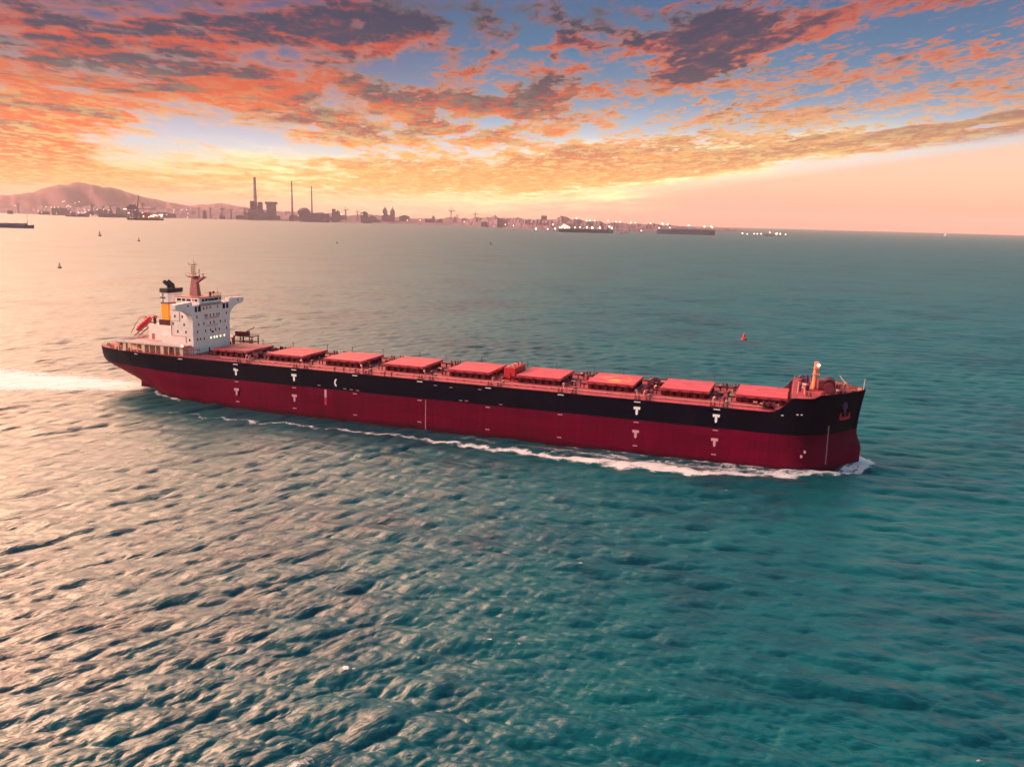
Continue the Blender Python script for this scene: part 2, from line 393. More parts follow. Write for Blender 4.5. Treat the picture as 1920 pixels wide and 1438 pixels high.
# ------------------------------------------------------------------ mesh helpers
class MB:
    def __init__(self):
        self.v, self.f, self.mi, self.mats = [], [], [], []

    def _m(self, m):
        if m not in self.mats:
            self.mats.append(m)
        return self.mats.index(m)

    def poly(self, verts, faces, m):
        b = len(self.v)
        self.v += [tuple(map(float, p)) for p in verts]
        k = self._m(m)
        for f in faces:
            self.f.append([b + i for i in f])
            self.mi.append(k)
        return self

    def box(self, x0, x1, y0, y1, z0, z1, m, taper=None):
        a = [(x0, y0, z0), (x1, y0, z0), (x1, y1, z0), (x0, y1, z0)]
        t = [(x0, y0, z1), (x1, y0, z1), (x1, y1, z1), (x0, y1, z1)]
        if taper:
            cx, cy = (x0 + x1) / 2, (y0 + y1) / 2
            t = [(cx + (x - cx) * taper[0], cy + (y - cy) * taper[1], z) for x, y, z in t]
        return self.poly(a + t, [(3, 2, 1, 0), (4, 5, 6, 7), (0, 1, 5, 4), (1, 2, 6, 5), (2, 3, 7, 6), (3, 0, 4, 7)], m)

    def tube(self, p0, p1, r0, m, r1=None, n=8, caps=True):
        p0, p1 = Vector(p0), Vector(p1)
        r1 = r0 if r1 is None else r1
        d = (p1 - p0).normalized()
        a = d.orthogonal().normalized()
        b = d.cross(a)
        vs = []
        for p, r in ((p0, r0), (p1, r1)):
            for i in range(n):
                an = 2 * math.pi * i / n
                vs.append(p + a * math.cos(an) * r + b * math.sin(an) * r)
        fs = [(i, (i + 1) % n, n + (i + 1) % n, n + i) for i in range(n)]
        if caps:
            fs += [tuple(range(n - 1, -1, -1)), tuple(range(n, 2 * n))]
        return self.poly(vs, fs, m)

    def lathe(self, cx, cy, prof, m, n=16):          # prof: (r, z)
        vs, fs = [], []
        for r, z in prof:
            for i in range(n):
                an = 2 * math.pi * i / n
                vs.append((cx + r * math.cos(an), cy + r * math.sin(an), z))
        for j in range(len(prof) - 1):
            for i in range(n):
                k = (i + 1) % n
                fs.append((j * n + i, j * n + k, (j + 1) * n + k, (j + 1) * n + i))
        fs.append(tuple(range(n - 1, -1, -1)))
        fs.append(tuple(range((len(prof) - 1) * n, len(prof) * n)))
        return self.poly(vs, fs, m)

    def ball(self, c, r, m, n=10, sz=1.0):
        prof = [(max(1e-3, r * math.sin(math.pi * i / n)), c[2] - r * sz * math.cos(math.pi * i / n)) for i in range(n + 1)]
        return self.lathe(c[0], c[1], prof, m, n)

    def prism(self, pts, axis, a0, a1, m):          # polygon in the two other axes
        def put(p, a):
            return (a, p[0], p[1]) if axis == 0 else ((p[0], a, p[1]) if axis == 1 else (p[0], p[1], a))
        n = len(pts)
        vs = [put(p, a0) for p in pts] + [put(p, a1) for p in pts]
        fs = [tuple(range(n - 1, -1, -1)), tuple(range(n, 2 * n))] + [(i, (i + 1) % n, n + (i + 1) % n, n + i) for i in range(n)]
        return self.poly(vs, fs, m)

    def build(self, name, parent=None, smooth=False, merge=0.0, loc=None, bevel=0.0):
        me = bpy.data.meshes.new(name)
        me.from_pydata(self.v, [], self.f)
        for m in self.mats:
            me.materials.append(M[m])
        me.polygons.foreach_set('material_index', self.mi)
        bm = bmesh.new()
        bm.from_mesh(me)
        if merge:
            bmesh.ops.remove_doubles(bm, verts=bm.verts, dist=merge)
            bmesh.ops.dissolve_degenerate(bm, dist=merge * 0.5, edges=bm.edges)
        bmesh.ops.recalc_face_normals(bm, faces=bm.faces)
        bm.to_mesh(me)
        bm.free()
        if smooth:
            me.polygons.foreach_set('use_smooth', [True] * len(me.polygons))
        me.update()
        o = bpy.data.objects.new(name, me)
        COL.objects.link(o)
        if parent:
            o.parent = parent
        if loc:
            o.location = loc
        if bevel:
            md = o.modifiers.new('bevel', 'BEVEL')
            md.width = bevel
            md.segments = 2
            md.limit_method = 'ANGLE'
        return o


def tag(o, label, cat, group=None, kind=None):
    o['label'] = label
    o['category'] = cat
    if group:
        o['group'] = group
    if kind:
        o['kind'] = kind
    return o


def thing(name, label, cat, loc=(0, 0, 0), rz=0.0, group=None):
    o = bpy.data.objects.new(name, None)
    o.location = loc
    o.rotation_euler = (0, 0, rz)
    o.empty_display_size = 2
    COL.objects.link(o)
    return tag(o, label, cat, group)


def structure(o):
    o['kind'] = 'structure'
    return o


def copy_tree(o, parent=None):
    c = o.copy()
    COL.objects.link(c)
    c.parent = parent if parent else None
    for ch in list(o.children):
        copy_tree(ch, c)
    return c


# ------------------------------------------------------------------ ship frame (shared by hull, foam and waves)
SHX, SHY, SHR = -3.01, 284.22, -0.3322
HB = 17.94
DK = 16.85
PAINT = 10.61


def to_ship(x, y):
    c, s = math.cos(SHR), math.sin(SHR)
    dx, dy = x - SHX, y - SHY
    return dx * c + dy * s, dx * s - dy * c       # s forward, t towards the camera (starboard)


def stem(z):
    return np.interp(z, [-8, 0, 3, 5, 6.5, 8, 9.8, 14, 18, 22.5], [113.2, 113.5, 113.6, 113.6, 113.2, 112.5, 112.0, 112.25, 112.7, 113.4])


def half_breadth(s, z):
    zc = min(z, DK)
    if s > 60:
        x = stem(z) - s
        if x <= 0:
            return 0.02
        L = 21.5 - 0.25 * max(0.0, 10 - z)
        L = 21.5
        uu = min(1.0, x / L)
        k = 1 - (1 - uu) ** 2.15
        k = max(k, min(1, math.sqrt(uu) * 0.75)) if z < 8 else max(k, min(1, math.sqrt(uu) * 0.45))
        return HB * k
    bd = float(np.interp(s, [-163.5, -161.5, -158, -155, -146, -135, -120, -105], [8.8, 10.3, 12.0, 13.0, 15.3, 16.8, 17.8, HB]))
    zb = float(np.interp(s, [-163.5, -160, -155, -150, -145, -141, -137, -132, -126], [10.2, 8.6, 6.2, 3.6, 1.0, -1.0, -3.4, -6.2, -8.0]))
    p = float(np.interp(s, [-163.5, -158, -150, -144, -138, -130, -118, -105, -92, -80], [0.10, 0.22, 0.38, 0.46, 0.46, 0.36, 0.20, 0.10, 0.03, 0.0]))
    if z <= zb:
        return 0.0
    if p == 0:
        return bd
    return bd * ((zc - zb) / (DK - zb)) ** p


def sheer(s):
    return float(np.interp(s, [-200, 87.5, 89.0, 90.2, 91.2, 92.0, 92.7, 93.5, 99.0, 99.8, 100.8, 114], [DK, DK, 17.3, 18.0, 19.0, 20.2, 21.0, 21.4, 21.4, 21.8, 22.4, 22.5]))


# ------------------------------------------------------------------ sea
def build_sea():
    rs = [8.0, 20.0, 34.0, 46.0, 56.0, 62.0]
    r = 66.0
    while r < 26000:
        rs.append(r)
        k = 0.0030 if r < 900 else (0.0030 + 0.016 * min(1.0, (r - 900) / 2500))
        r *= 1 + k
    rs.append(26000.0)
    rs = np.array(rs)
    th = np.concatenate([np.arange(-180, -48, 3.0), np.arange(-48, 48.001, 0.115), np.arange(50, 180, 3.0)])
    th = np.radians(th)
    nr, na = len(rs), len(th)
    RR, TT = np.meshgrid(rs, th, indexing='ij')
    X = RR * np.sin(TT)
    Y = RR * np.cos(TT)
    dr = np.gradient(rs)[:, None]
    spacing = np.maximum(dr, RR * math.radians(0.115))
    g = np.random.default_rng(11)
    nw = 96
    lam = np.exp(np.linspace(math.log(0.95), math.log(16.0), nw)) * np.exp(g.normal(0, 0.04, nw))
    k = 2 * math.pi / lam
    ang = math.radians(-90 - 14) + g.normal(0, 1, nw) * np.radians(np.interp(lam, [1.2, 5, 19], [30, 19, 13]))
    # two seas crossing: the wind sea everywhere, a second one slanting in from the left
    second = np.arange(nw) % 2 == 0
    ang[second] += math.radians(58)
    sideL = np.clip((-6.0 - np.degrees(TT)) / 24 + 0.5, 0, 1)
    sideL = 0.30 + 0.70 * sideL * sideL * (3 - 2 * sideL)
    slope = np.interp(np.log(lam), np.log([0.95, 1.8, 3.2, 5.2, 8.2, 11.5, 16]), [0.034, 0.034, 0.033, 0.031, 0.030, 0.026, 0.017])
    amp = slope / k
    ph = g.uniform(0, 2 * math.pi, nw)
    # ship coordinates of every vertex
    c, s_ = math.cos(SHR), math.sin(SHR)
    dx, dy = X - SHX, Y - SHY
    sv = dx * c + dy * s_
    tv = dx * s_ - dy * c
    wc = np.interp(-sv, [140, 165, 200, 400], [0, 5, 14, 40])
    ww = np.interp(-sv, [140, 165, 200, 400], [8, 13, 22, 42])
    wake = np.exp(-((tv - wc) / ww) ** 4) * np.clip((-sv - 140) / 12, 0, 1) * np.clip((420 + sv) / 150, 0, 1)
    lee = np.exp(-((tv - 26) / 12) ** 2) * np.clip((sv + 150) / 40, 0, 1) * np.clip((105 - sv) / 30, 0, 1)
    calm = 1 - 0.72 * wake - 0.35 * lee
    gust = 1 + 0.22 * np.sin(X * 0.021 + Y * 0.013 + 1.3) * np.sin(Y * 0.017 - X * 0.008) + 0.12 * np.sin(X * 0.05 - Y * 0.043 + 2)
    Z = np.zeros_like(X)
    DX = np.zeros_like(X)
    DY = np.zeros_like(X)
    lost = np.zeros_like(X)
    jac = np.zeros_like(X)
    for i in range(nw):
        kx, ky = k[i] * math.cos(ang[i]), k[i] * math.sin(ang[i])
        wgt = np.clip((lam[i] / spacing - 2.2) / 2.5, 0, 1)
        rows = int(np.max(np.nonzero(wgt[:, na // 2] > 0)[0])) + 1 if wgt[:, na // 2].max() > 0 else 0
        lost += (1 - wgt) * slope[i] ** 2 * 0.5
        if rows == 0:
            continue
        P = kx * X[:rows] + ky * Y[:rows] + ph[i]
        sn, cs = np.sin(P), np.cos(P)
        a = amp[i] * wgt[:rows] * (1.62 * sideL[:rows] if second[i] else 1.85 * (1.36 - 1.0 * sideL[:rows]))
        Z[:rows] += a * sn
        DX[:rows] += a * 1.25 * cs * math.cos(ang[i])
        DY[:rows] += a * 1.25 * cs * math.sin(ang[i])
        jac[:rows] += a * k[i] * sn
    # diverging wave train left behind on the near quarter
    da = math.radians(-90 + 50)
    for lm, a0, p0 in ((7.5, 0.05, 0.4), (10.4, 0.08, 2.1), (5.6, 0.04, 4.0)):
        kk = 2 * math.pi / lm
        msk = np.clip((-sv - 90) / 60, 0, 1) * np.clip((tv - 18) / 15, 0, 1) * np.clip((150 - tv) / 80, 0, 1) * np.clip(4 - 2 / lm * spacing * 2, 0, 1) * (RR < 900)
        P = kk * (X * math.cos(da) + Y * math.sin(da)) + p0
        Z += msk * a0 * np.sin(P)
    amp_all = calm * gust
    Z *= amp_all
    X2 = X - DX * amp_all * 1.0
    Y2 = Y - DY * amp_all * 1.0
    # bow wave: water heaped up against the stem
    bow = np.exp(-(((sv - 113.5) / 4.5) ** 2 + (tv / 6.0) ** 2)) * 1.1
    Z += bow

    # foam density
    hbv = np.where(sv > 90, HB * np.clip(1 - (1 - np.clip((113.5 - sv) / 21.5, 0, 1)) ** 2.15, 0, 1), HB)
    hbv = np.where(sv < -105, np.interp(sv, [-150, -145, -138, -130, -118, -105], [0, 1, 8, 12, 15.5, 17.9]), hbv)
    at = np.abs(tv)
    outer = np.interp(sv, [-160, -127, -92, -47, -15, 20, 54, 70, 83, 97, 106, 112, 118], [36, 34, 32.5, 28.5, 28.5, 30.5, 31, 29, 25.5, 20.5, 14.5, 8.5, 0.5])
    outer = outer + 1.3 * np.sin(sv * 0.23 + 1.0) * np.sin(sv * 0.071) + 0.8 * np.sin(sv * 0.61 + tv * 0.3) + 0.5 * np.sin(sv * 1.3 - tv * 0.7)
    wln = np.interp(sv, [-140, -60, 0, 60, 113], [1.1, 1.2, 1.9, 3.6, 2.4])
    along = np.clip((sv + 150) / 60, 0, 1) * np.clip((119.0 - sv) / 2.0, 0, 1)
    strength = np.interp(sv, [-140, -60, 0, 60, 113], [0.5, 0.62, 0.78, 0.9, 1.0])
    line = np.exp(-((at - outer) / wln) ** 2) * along * strength
    line2 = np.exp(-((at - (0.45 * outer + 0.55 * hbv)) / np.maximum(1.0, (outer - hbv) * 0.36)) ** 2) * along * np.interp(sv, [-40, 10, 60, 100, 113], [0.10, 0.36, 0.60, 0.60, 0.75])
    edge = np.exp(-((at - hbv - 0.4) / 0.9) ** 2) * along * np.interp(sv, [-140, 0, 60, 113], [0.12, 0.2, 0.5, 0.8])
    nose = np.exp(-(((sv - 114.5) / 4.2) ** 2 + (tv / 6.5) ** 2) ** 1.5) * 1.1
    stern = np.exp(-((at - hbv - 0.5) / 1.2) ** 2) * np.clip((-118 - sv) / 6, 0, 1) * np.clip((sv + 148) / 8, 0, 1) * 0.7
    foam = np.maximum.reduce([line, line2, edge, nose, stern, wake * np.interp(-sv, [140, 170, 240, 400], [0.6, 0.98, 0.86, 0.62])])
    foam[RR > 900] *= 0
    jq = np.percentile((jac * amp_all)[(RR > 66) & (RR < 330) & (np.abs(TT) < 0.6)], 99.75)
    caps = np.clip((jac * amp_all / jq - 1.0) / 0.3, 0, 0.5) * (RR < 330) * (RR > 66) * (1 - np.clip(foam * 3, 0, 1))
    inner = (at < hbv - 0.8) & (sv > -135) & (sv < 112)
    foam[inner] = 0
    caps[at < hbv + 2] *= ((sv < -170) | (sv > 120))[at < hbv + 2]

    def grid_mesh(name, sel=None, lift=0.0, attrs=()):
        me = bpy.data.meshes.new(name)
        idx = np.arange(nr * na).reshape(nr, na)
        a = idx[:-1, :]
        b = np.roll(idx, -1, 1)[:-1, :]
        c2 = np.roll(idx, -1, 1)[1:, :]
        d = idx[1:, :]
        quads = np.stack([a, d, c2, b], -1).reshape(-1, 4)
        co = np.stack([X2.ravel(), Y2.ravel(), Z.ravel() + lift], 1)
        extra = None
        if sel is not None:
            keep = sel.ravel()[quads].max(1) > 0
            quads = quads[keep]
            used, inv = np.unique(quads.ravel(), return_inverse=True)
            quads = inv.reshape(-1, 4)
            co = co[used]
            extra = used
        else:
            # close the disc under the camera
            co = np.vstack([co, [[0, 0, 0]]])
        me.vertices.add(len(co))
        me.vertices.foreach_set('co', co.astype(np.float32).ravel())
        tri = np.zeros((0, 3), int)
        if sel is None:
            ce = len(co) - 1
            tri = np.stack([idx[0, :], np.roll(idx[0, :], -1), np.full(na, ce)], 1)
            tri = tri[:, [0, 1, 2]]
        loops = np.concatenate([quads.ravel(), tri.ravel()])
        me.loops.add(len(loops))
        me.loops.foreach_set('vertex_index', loops.astype(np.int32))
        starts = np.concatenate([np.arange(len(quads)) * 4, len(quads) * 4 + np.arange(len(tri)) * 3])
        me.polygons.add(len(starts))
        me.polygons.foreach_set('loop_start', starts.astype(np.int32))
        me.polygons.foreach_set('use_smooth', np.ones(len(starts), bool))
        me.update(calc_edges=True)
        for nm, arr in attrs:
            at_ = me.attributes.new(nm, 'FLOAT', 'POINT')
            v = arr.ravel()
            v = v[extra] if extra is not None else np.append(v, v[0])
            at_.data.foreach_set('value', v.astype(np.float32))
        o = bpy.data.objects.new(name, me)
        COL.objects.link(o)
        return o

    lost = lost + 0.035 * np.clip((RR - 250) / 1400, 0, 1)
    rough = np.clip(lost * calm ** 2 + 0.0003, 0, 1) ** 0.25
    sea = grid_mesh('sea', None, 0.0, (('wave_rough', rough), ('calm', calm), ('side', sideL)))
    structure(sea)
    fo = grid_mesh('wake_foam', foam > 0.03, 0.05, (('foam', foam),))
    fo['label'] = 'white foam of the bow wave, hull wash and stern wake of the bulk carrier'
    fo['kind'] = 'stuff'
    fo['category'] = 'foam'
    wc_ = grid_mesh('whitecaps', caps > 0.02, 0.04, (('foam', caps),))
    wc_['label'] = 'small white crests scattered over the open water in front of the ship'
    wc_['kind'] = 'stuff'
    wc_['category'] = 'foam'
    # water
    mt = bpy.data.materials.new('sea_water')
    mt.use_nodes = True
    N = NT(mt.node_tree)
    out = N.n('ShaderNodeOutputMaterial')
    p = N.n('ShaderNodeBsdfPrincipled')
    N.t.links.new(p.outputs[0], out.inputs[0])
    geo = N.n('ShaderNodeNewGeometry')
    pos = geo.outputs['Position']
    ar = N.n('ShaderNodeAttribute', attribute_name='wave_rough')
    ac = N.n('ShaderNodeAttribute', attribute_name='calm')
    big = N.noise(pos, 0.012, 4, 0.6)
    mid = N.noise(pos, 0.10, 4, 0.6)
    fq = N.add(N.mul(big, 0.6), N.mul(mid, 0.4))
    N.put(p.inputs['Base Color'], N.ramp(fq, [(0.34, (0.0001, 0.028, 0.056)), (0.51, (0.0002, 0.080, 0.106)), (0.70, (0.0004, 0.105, 0.112))]))
    N.put(p.inputs['Roughness'], N.m('MINIMUM', ar.outputs['Fac'], 0.66))
    p.inputs['IOR'].default_value = 1.333
    p.inputs['Specular IOR Level'].default_value = 0.70
    sd_at = N.n('ShaderNodeAttribute', attribute_name='side')
    hs = []
    for rot in (-16, 46):
        mp = N.n('ShaderNodeMapping', vector_type='TEXTURE')
        mp.inputs['Rotation'].default_value = (0, 0, R(rot))
        mp.inputs['Scale'].default_value = (2.3, 1.0, 1.0)
        N.t.links.new(pos, mp.inputs[0])
        b1 = N.noise(mp.outputs[0], 1.45, 3, 0.55, 0.35)
        b2 = N.noise(mp.outputs[0], 0.5, 2, 0.5, 0.5)
        b3 = N.noise(mp.outputs[0], 0.13, 3, 0.55, 0.6)
        hs.append(N.add(N.mul(N.m('ABSOLUTE', N.sub(b1, 0.5)), -0.7), N.add(N.mul(b1, 0.5), N.add(N.mul(b2, 0.9), N.mul(b3, 3.6)))))
    sw = N.lin(sd_at.outputs['Fac'], 0.3, 1.0)
    h = N.add(N.mul(hs[0], N.sub(1.0, N.mul(sw, 0.75))), N.mul(hs[1], N.mad(sw, 0.75, 0.25)))
    bp = N.n('ShaderNodeBump')
    bp.inputs['Distance'].default_value = 1.0
    N.put(bp.inputs['Strength'], N.mul(ac.outputs['Fac'], 0.26))
    N.put(bp.inputs['Height'], h)
    N.t.links.new(bp.outputs[0], p.inputs['Normal'])
    sea.data.materials.append(mt)
    # foam
    mf = bpy.data.materials.new('sea_foam')
    mf.use_nodes = True
    N = NT(mf.node_tree)
    out = N.n('ShaderNodeOutputMaterial')
    p = N.n('ShaderNodeBsdfPrincipled')
    tr = N.n('ShaderNodeBsdfTransparent')
    mxs = N.n('ShaderNodeMixShader')
    N.t.links.new(tr.outputs[0], mxs.inputs[1])
    N.t.links.new(p.outputs[0], mxs.inputs[2])
    N.t.links.new(mxs.outputs[0], out.inputs[0])
    geo = N.n('ShaderNodeNewGeometry')
    pos = geo.outputs['Position']
    at_ = N.n('ShaderNodeAttribute', attribute_name='foam')
    fo_ = at_.outputs['Fac']
    mp = N.n('ShaderNodeMapping')
    mp.inputs['Rotation'].default_value = (0, 0, -SHR)
    mp.inputs['Scale'].default_value = (0.45, 1.0, 1.0)
    N.t.links.new(pos, mp.inputs[0])
    n1 = N.noise(mp.outputs[0], 0.30, 7, 0.68, 0.8)
    n2 = N.noise(mp.outputs[0], 1.5, 4, 0.6, 0.5)
    n3 = N.noise(mp.outputs[0], 0.9, 5, 0.6, 1.2)
    lace = N.sub(1.0, N.mul(N.m('ABSOLUTE', N.sub(n3, 0.5)), 4.0))
    nn = N.add(N.add(N.mul(n1, 0.55), N.mul(n2, 0.25)), N.mul(lace, 0.17))
    al = N.ss(N.add(N.mul(fo_, 0.56), N.mad(nn, 1.7, -0.35)), 0.74, 1.0)
    N.put(mxs.inputs[0], N.mul(al, N.ss(fo_, 0.10, 0.35)))
    p.inputs['Base Color'].default_value = (0.80, 0.78, 0.80, 1)
    p.inputs['Roughness'].default_value = 0.8
    p.inputs['Specular IOR Level'].default_value = 0.2
    fo.data.materials.append(mf)
    wc_.data.materials.append(mf)
    # wave height sampler for floating things
    return


build_sea()


# ------------------------------------------------------------------ the bulk carrier
def L(s, t, z):
    return (s, -t, z)


ship = thing('bulk_carrier', 'long bulk carrier with black and crimson hull under way across the bay', 'ship', (SHX, SHY, 0), SHR)


def build_hull():
    zl = [-8, -5, -2.5, -1, 0, 1, 2, 3, 4, 5, 5.8, 6.5, 7.2, 8, 9, 9.8, PAINT, 12, 13.5, 15, 16, DK]
    cols = []
    aft = list(np.arange(-163.5, -100, 1.5)) + list(np.arange(-100, -78, 3.0)) + list(np.arange(-78, 88, 6.0))
    xs = [0, 0.12, 0.3, 0.55, 0.9, 1.4, 2, 2.8, 3.8, 5, 6.2, 7.4, 8.6, 9.8, 11, 12.2, 13, 13.6, 14.2, 15, 16, 17, 18, 19, 20, 20.6, 21.2, 21.8, 22.4, 23, 23.8, 24.6, 25.4]
    mb = MB()
    grid = []
    for s in aft:
        zb = float(np.interp(s, [-163.5, -160, -155, -150, -145, -141, -137, -132, -126], [10.2, 8.6, 6.2, 3.6, 1.0, -1.0, -3.4, -6.2, -8.0]))
        col = []
        for z in zl:
            zz = max(z, zb)
            col.append((s, half_breadth(s, zz) if zz > zb + 1e-6 or s > -126 else 0.0, zz))
        col.append((s, half_breadth(s, DK), sheer(s) - 0.0 if sheer(s) > DK else DK + 0.02))
        grid.append(col)
    for x in reversed(xs):
        col = []
        for z in zl:
            s = float(stem(z)) - x
            zz = z
            col.append((s, half_breadth(s, z), zz))
        s = float(stem(DK)) - x
        top = sheer(s)
        s2 = float(stem(top)) - x * (1 + 0.0 * (top - DK))
        col.append((s2, half_breadth(s2, top), max(top, DK + 0.02)))
        grid.append(col)
    nz = len(grid[0])
    for side in (1, -1):
        vs, fb, fr = [], [], []
        for col in grid:
            for (s, b, z) in col:
                vs.append(L(s, side * b, z))
        for i in range(len(grid) - 1):
            for j in range(nz - 1):
                q = (i * nz + j, (i + 1) * nz + j, (i + 1) * nz + j + 1, i * nz + j + 1)
                zt = grid[i][j + 1][2]
                (fr if zt <= PAINT + 0.01 else fb).append(q)
        mb.poly(vs, fb, 'hull_black')
        mb.poly(vs, fr, 'hull_red')
    # transom
    col = grid[0]
    vs = [L(s, b, z) for s, b, z in col] + [L(s, -b, z) for s, b, z in col]
    fs = [(j, j + 1, nz + j + 1, nz + j) for j in range(nz - 1)]
    mb.poly(vs, fs, 'hull_black')
    hull = mb.build('hull', ship, smooth=True, merge=0.01)
    hull.data.set_sharp_from_angle(angle=R(40))
    return hull, grid


hull, hgrid = build_hull()


def deck_outline(z, s0, s1, inset, step=2.0):
    a = []
    s = s0
    while s < s1:
        b = half_breadth(s, z) - inset
        if b > 0.05:
            a.append((s, b))
        s += step
    b = half_breadth(s1, z) - inset
    a.append((s1, max(b, 0.05)))
    return a


def deck_plate(name, z, s0, s1, m, inset=0.06, thick=0.25, step=2.0):
    a = deck_outline(z, s0, s1, inset, step)
    mb = MB()
    n = len(a)
    vs = []
    for (s, b) in a:
        cam_ = 0.0
        vs += [L(s, b, z), L(s, 0, z + 0.25), L(s, -b, z)]
    fs = []
    for i in range(n - 1):
        o = i * 3
        fs += [(o, o + 3, o + 4, o + 1), (o + 1, o + 4, o + 5, o + 2)]
    mb.poly(vs, fs, m)
    return mb.build(name, ship)


deck_plate('main_deck', DK - 0.05, -163.3, 92.6, 'deck')
FCZ = 21.25
deck_plate('forecastle_deck', FCZ, 92.8, 113.0, 'deck', inset=0.2, step=0.5)
# break of the forecastle
mb = MB()
bw = half_breadth(93, DK) - 0.3
mb.box(92.55, 92.85, -bw, bw, DK + 0.1, FCZ + 0.15, 'coaming')
for t in (-11, -6, 6, 11):
    mb.box(91.9, 92.54, t - 0.15, t + 0.15, DK + 0.1, FCZ - 0.1, 'coaming')
mb.build('forecastle_bulkhead', ship)
# bulwark inner plating (red inside)
for side in (1, -1):
    mb = MB()
    pts = [s for s in np.arange(86.0, 113.3, 0.6)]
    vs, fs = [], []
    for s in pts:
        top = sheer(s) - 0.02
        lowz = DK + 0.0 if s < 92.6 else FCZ + 0.05
        b = half_breadth(s, min(top, 22.5)) - 0.18
        b0 = half_breadth(s, max(lowz, DK)) - 0.22
        vs += [L(s, side * max(0.02, b0), lowz), L(s, side * max(0.02, b), max(top, lowz + 0.02)), L(s, side * max(0.0, b - 0.12), max(top, lowz + 0.02)), L(s, side * max(0.0, b0 - 0.12), lowz)]
    for i in range(len(pts) - 1):
        o = i * 4
        for j in range(4):
            fs.append((o + j, o + 4 + j, o + 4 + (j + 1) % 4, o + (j + 1) % 4))
    mb.poly(vs, fs, 'gear' if side < 0 else 'coaming')
    mb.build('bulwark', ship)

# ---- painted marks on the near side, each a plate 3 cm proud
T_S = [-94.4, -70.4, 49.3, 72.7]
for s in T_S:
    for zz, m in ((13.4, 'mark'), (6.2, 'mark_pink')):
        for side in (1, -1):
            b = (half_breadth(s, zz) + (0.32 if s < -80 and zz < 10 else 0.0)) * side
            y0, y1 = (-b - 0.04, -b + 0.02) if side > 0 else (-b - 0.02, -b + 0.04)
            mb = MB()
            pts = [(-1.0, 1.3), (-1.0, 0.55), (-0.72, 0.35), (-0.45, 0.62), (-0.36, 0.6), (-0.36, -0.9), (0, -1.35), (0.36, -0.9), (0.36, 0.6), (0.45, 0.62), (0.72, 0.35), (1.0, 0.55), (1.0, 1.3)]
            mb.prism([(s + a, zz + c) for a, c in pts], 1, y0, y1, m)
            mb.build('tug_mark', hull)
DASH = [-140, -118.5, -94.4, -70.4, -46.6, -22.6, 1.4, 25.4, 49.3, 72.7]
for s in DASH:
    for zz, hl, m in ((16.15, 0.95, 'mark'), (9.9, 0.75, 'mark_pink'), (2.6, 0.7, 'mark_pink')):
        if s < -118 and zz < 16:
            continue
        b = half_breadth(s, zz)
        mb = MB()
        mb.box(s - hl, s + hl, -b - 0.05, -b + 0.3, zz - 0.13, zz + 0.13, m)
        mb.build('frame_mark', hull)
def scale_ribbon(s0, z0, z1, pitch, m):
    n = int((z1 - z0) / pitch)
    vs, fs = [], []

    def pt(ds, z):
        return L(s0 + ds, half_breadth(s0 + ds, z) + 0.06, z)
    for k in range(n):
        a, b = z0 + k * pitch, z0 + k * pitch + pitch * 0.55
        o = len(vs)
        vs += [pt(0, a), pt(0.05, a), pt(0.26, a), pt(0, b), pt(0.05, b), pt(0.26, b)]
        fs += [(o, o + 1, o + 4, o + 3), (o + 1, o + 2, o + 5, o + 4)]
        if k < n - 1:
            fs.append((o + 3, o + 4, o + 7, o + 6))
    mb = MB()
    mb.poly(vs, fs, m)
    return mb.build('draught_scale', hull)


scale_ribbon(-20.5, 0.5, 10.5, 0.45, 'mark_pink')
scale_ribbon(103.75, 2.0, 13.6, 0.47, 'mark_pink')
mb = MB()
mb.box(-58.4, -57.6, -HB - 0.04, -HB + 0.1, 7.6, 10.3, 'mark_pink')
mb.box(-58.4, -57.6, -HB - 0.04, -HB + 0.1, 5.0, 7.58, 'mark_red')
mb.build('pilot_mark', hull)
mb = MB()
for i in range(7):
    a0 = math.pi * (0.62 + 0.76 * i / 7)
    a1 = math.pi * (0.62 + 0.76 * (i + 1) / 7)
    mb.prism([(-53.3 + 1.25 * math.cos(a0), 13.1 + 1.5 * math.sin(a0)), (-53.3 + 1.25 * math.cos(a1), 13.1 + 1.5 * math.sin(a1)),
              (-53.3 + 0.7 * math.cos(a1), 13.1 + 1.0 * math.sin(a1)), (-53.3 + 0.7 * math.cos(a0), 13.1 + 1.0 * math.sin(a0))], 1, -HB - 0.04, -HB + 0.02, 'mark')
mb.build('load_line_mark', hull)
for s, zz in ((-60.5, 11.6), (-50.5, 11.3), (-48, 11.2), (-45.6, 11.1), (-8, 11.2), (-6, 11.3), (5.8, 11.2), (-17, 15.4), (-11.5, 15.2), (-1.5, 15.4)):
    mb = MB()
    mb.box(s - 0.55, s + 0.55, -HB - 0.04, -HB + 0.1, zz - 0.09, zz + 0.09, 'mark_pink')
    mb.build('frame_mark', hull)
for s, zz in ((95.0, 16.7), (96.1, 16.7), (91.0, 16.2)):
    b = half_breadth(s, zz)
    mb = MB()
    mb.box(s - 0.32, s + 0.32, -b - 0.05, -b + 0.3, zz - 0.16, zz + 0.16, 'mark')
    mb.build('frame_mark', hull)
for s, zz in ((97.8, 5.9), (97.0, 4.6)):
    b = half_breadth(s, zz)
    mb = MB()
    mb.tube((s, -b + 0.4, zz), (s, -b - 0.06, zz), 0.45, 'mark_pink', n=12)
    mb.build('thruster_mark', hull)
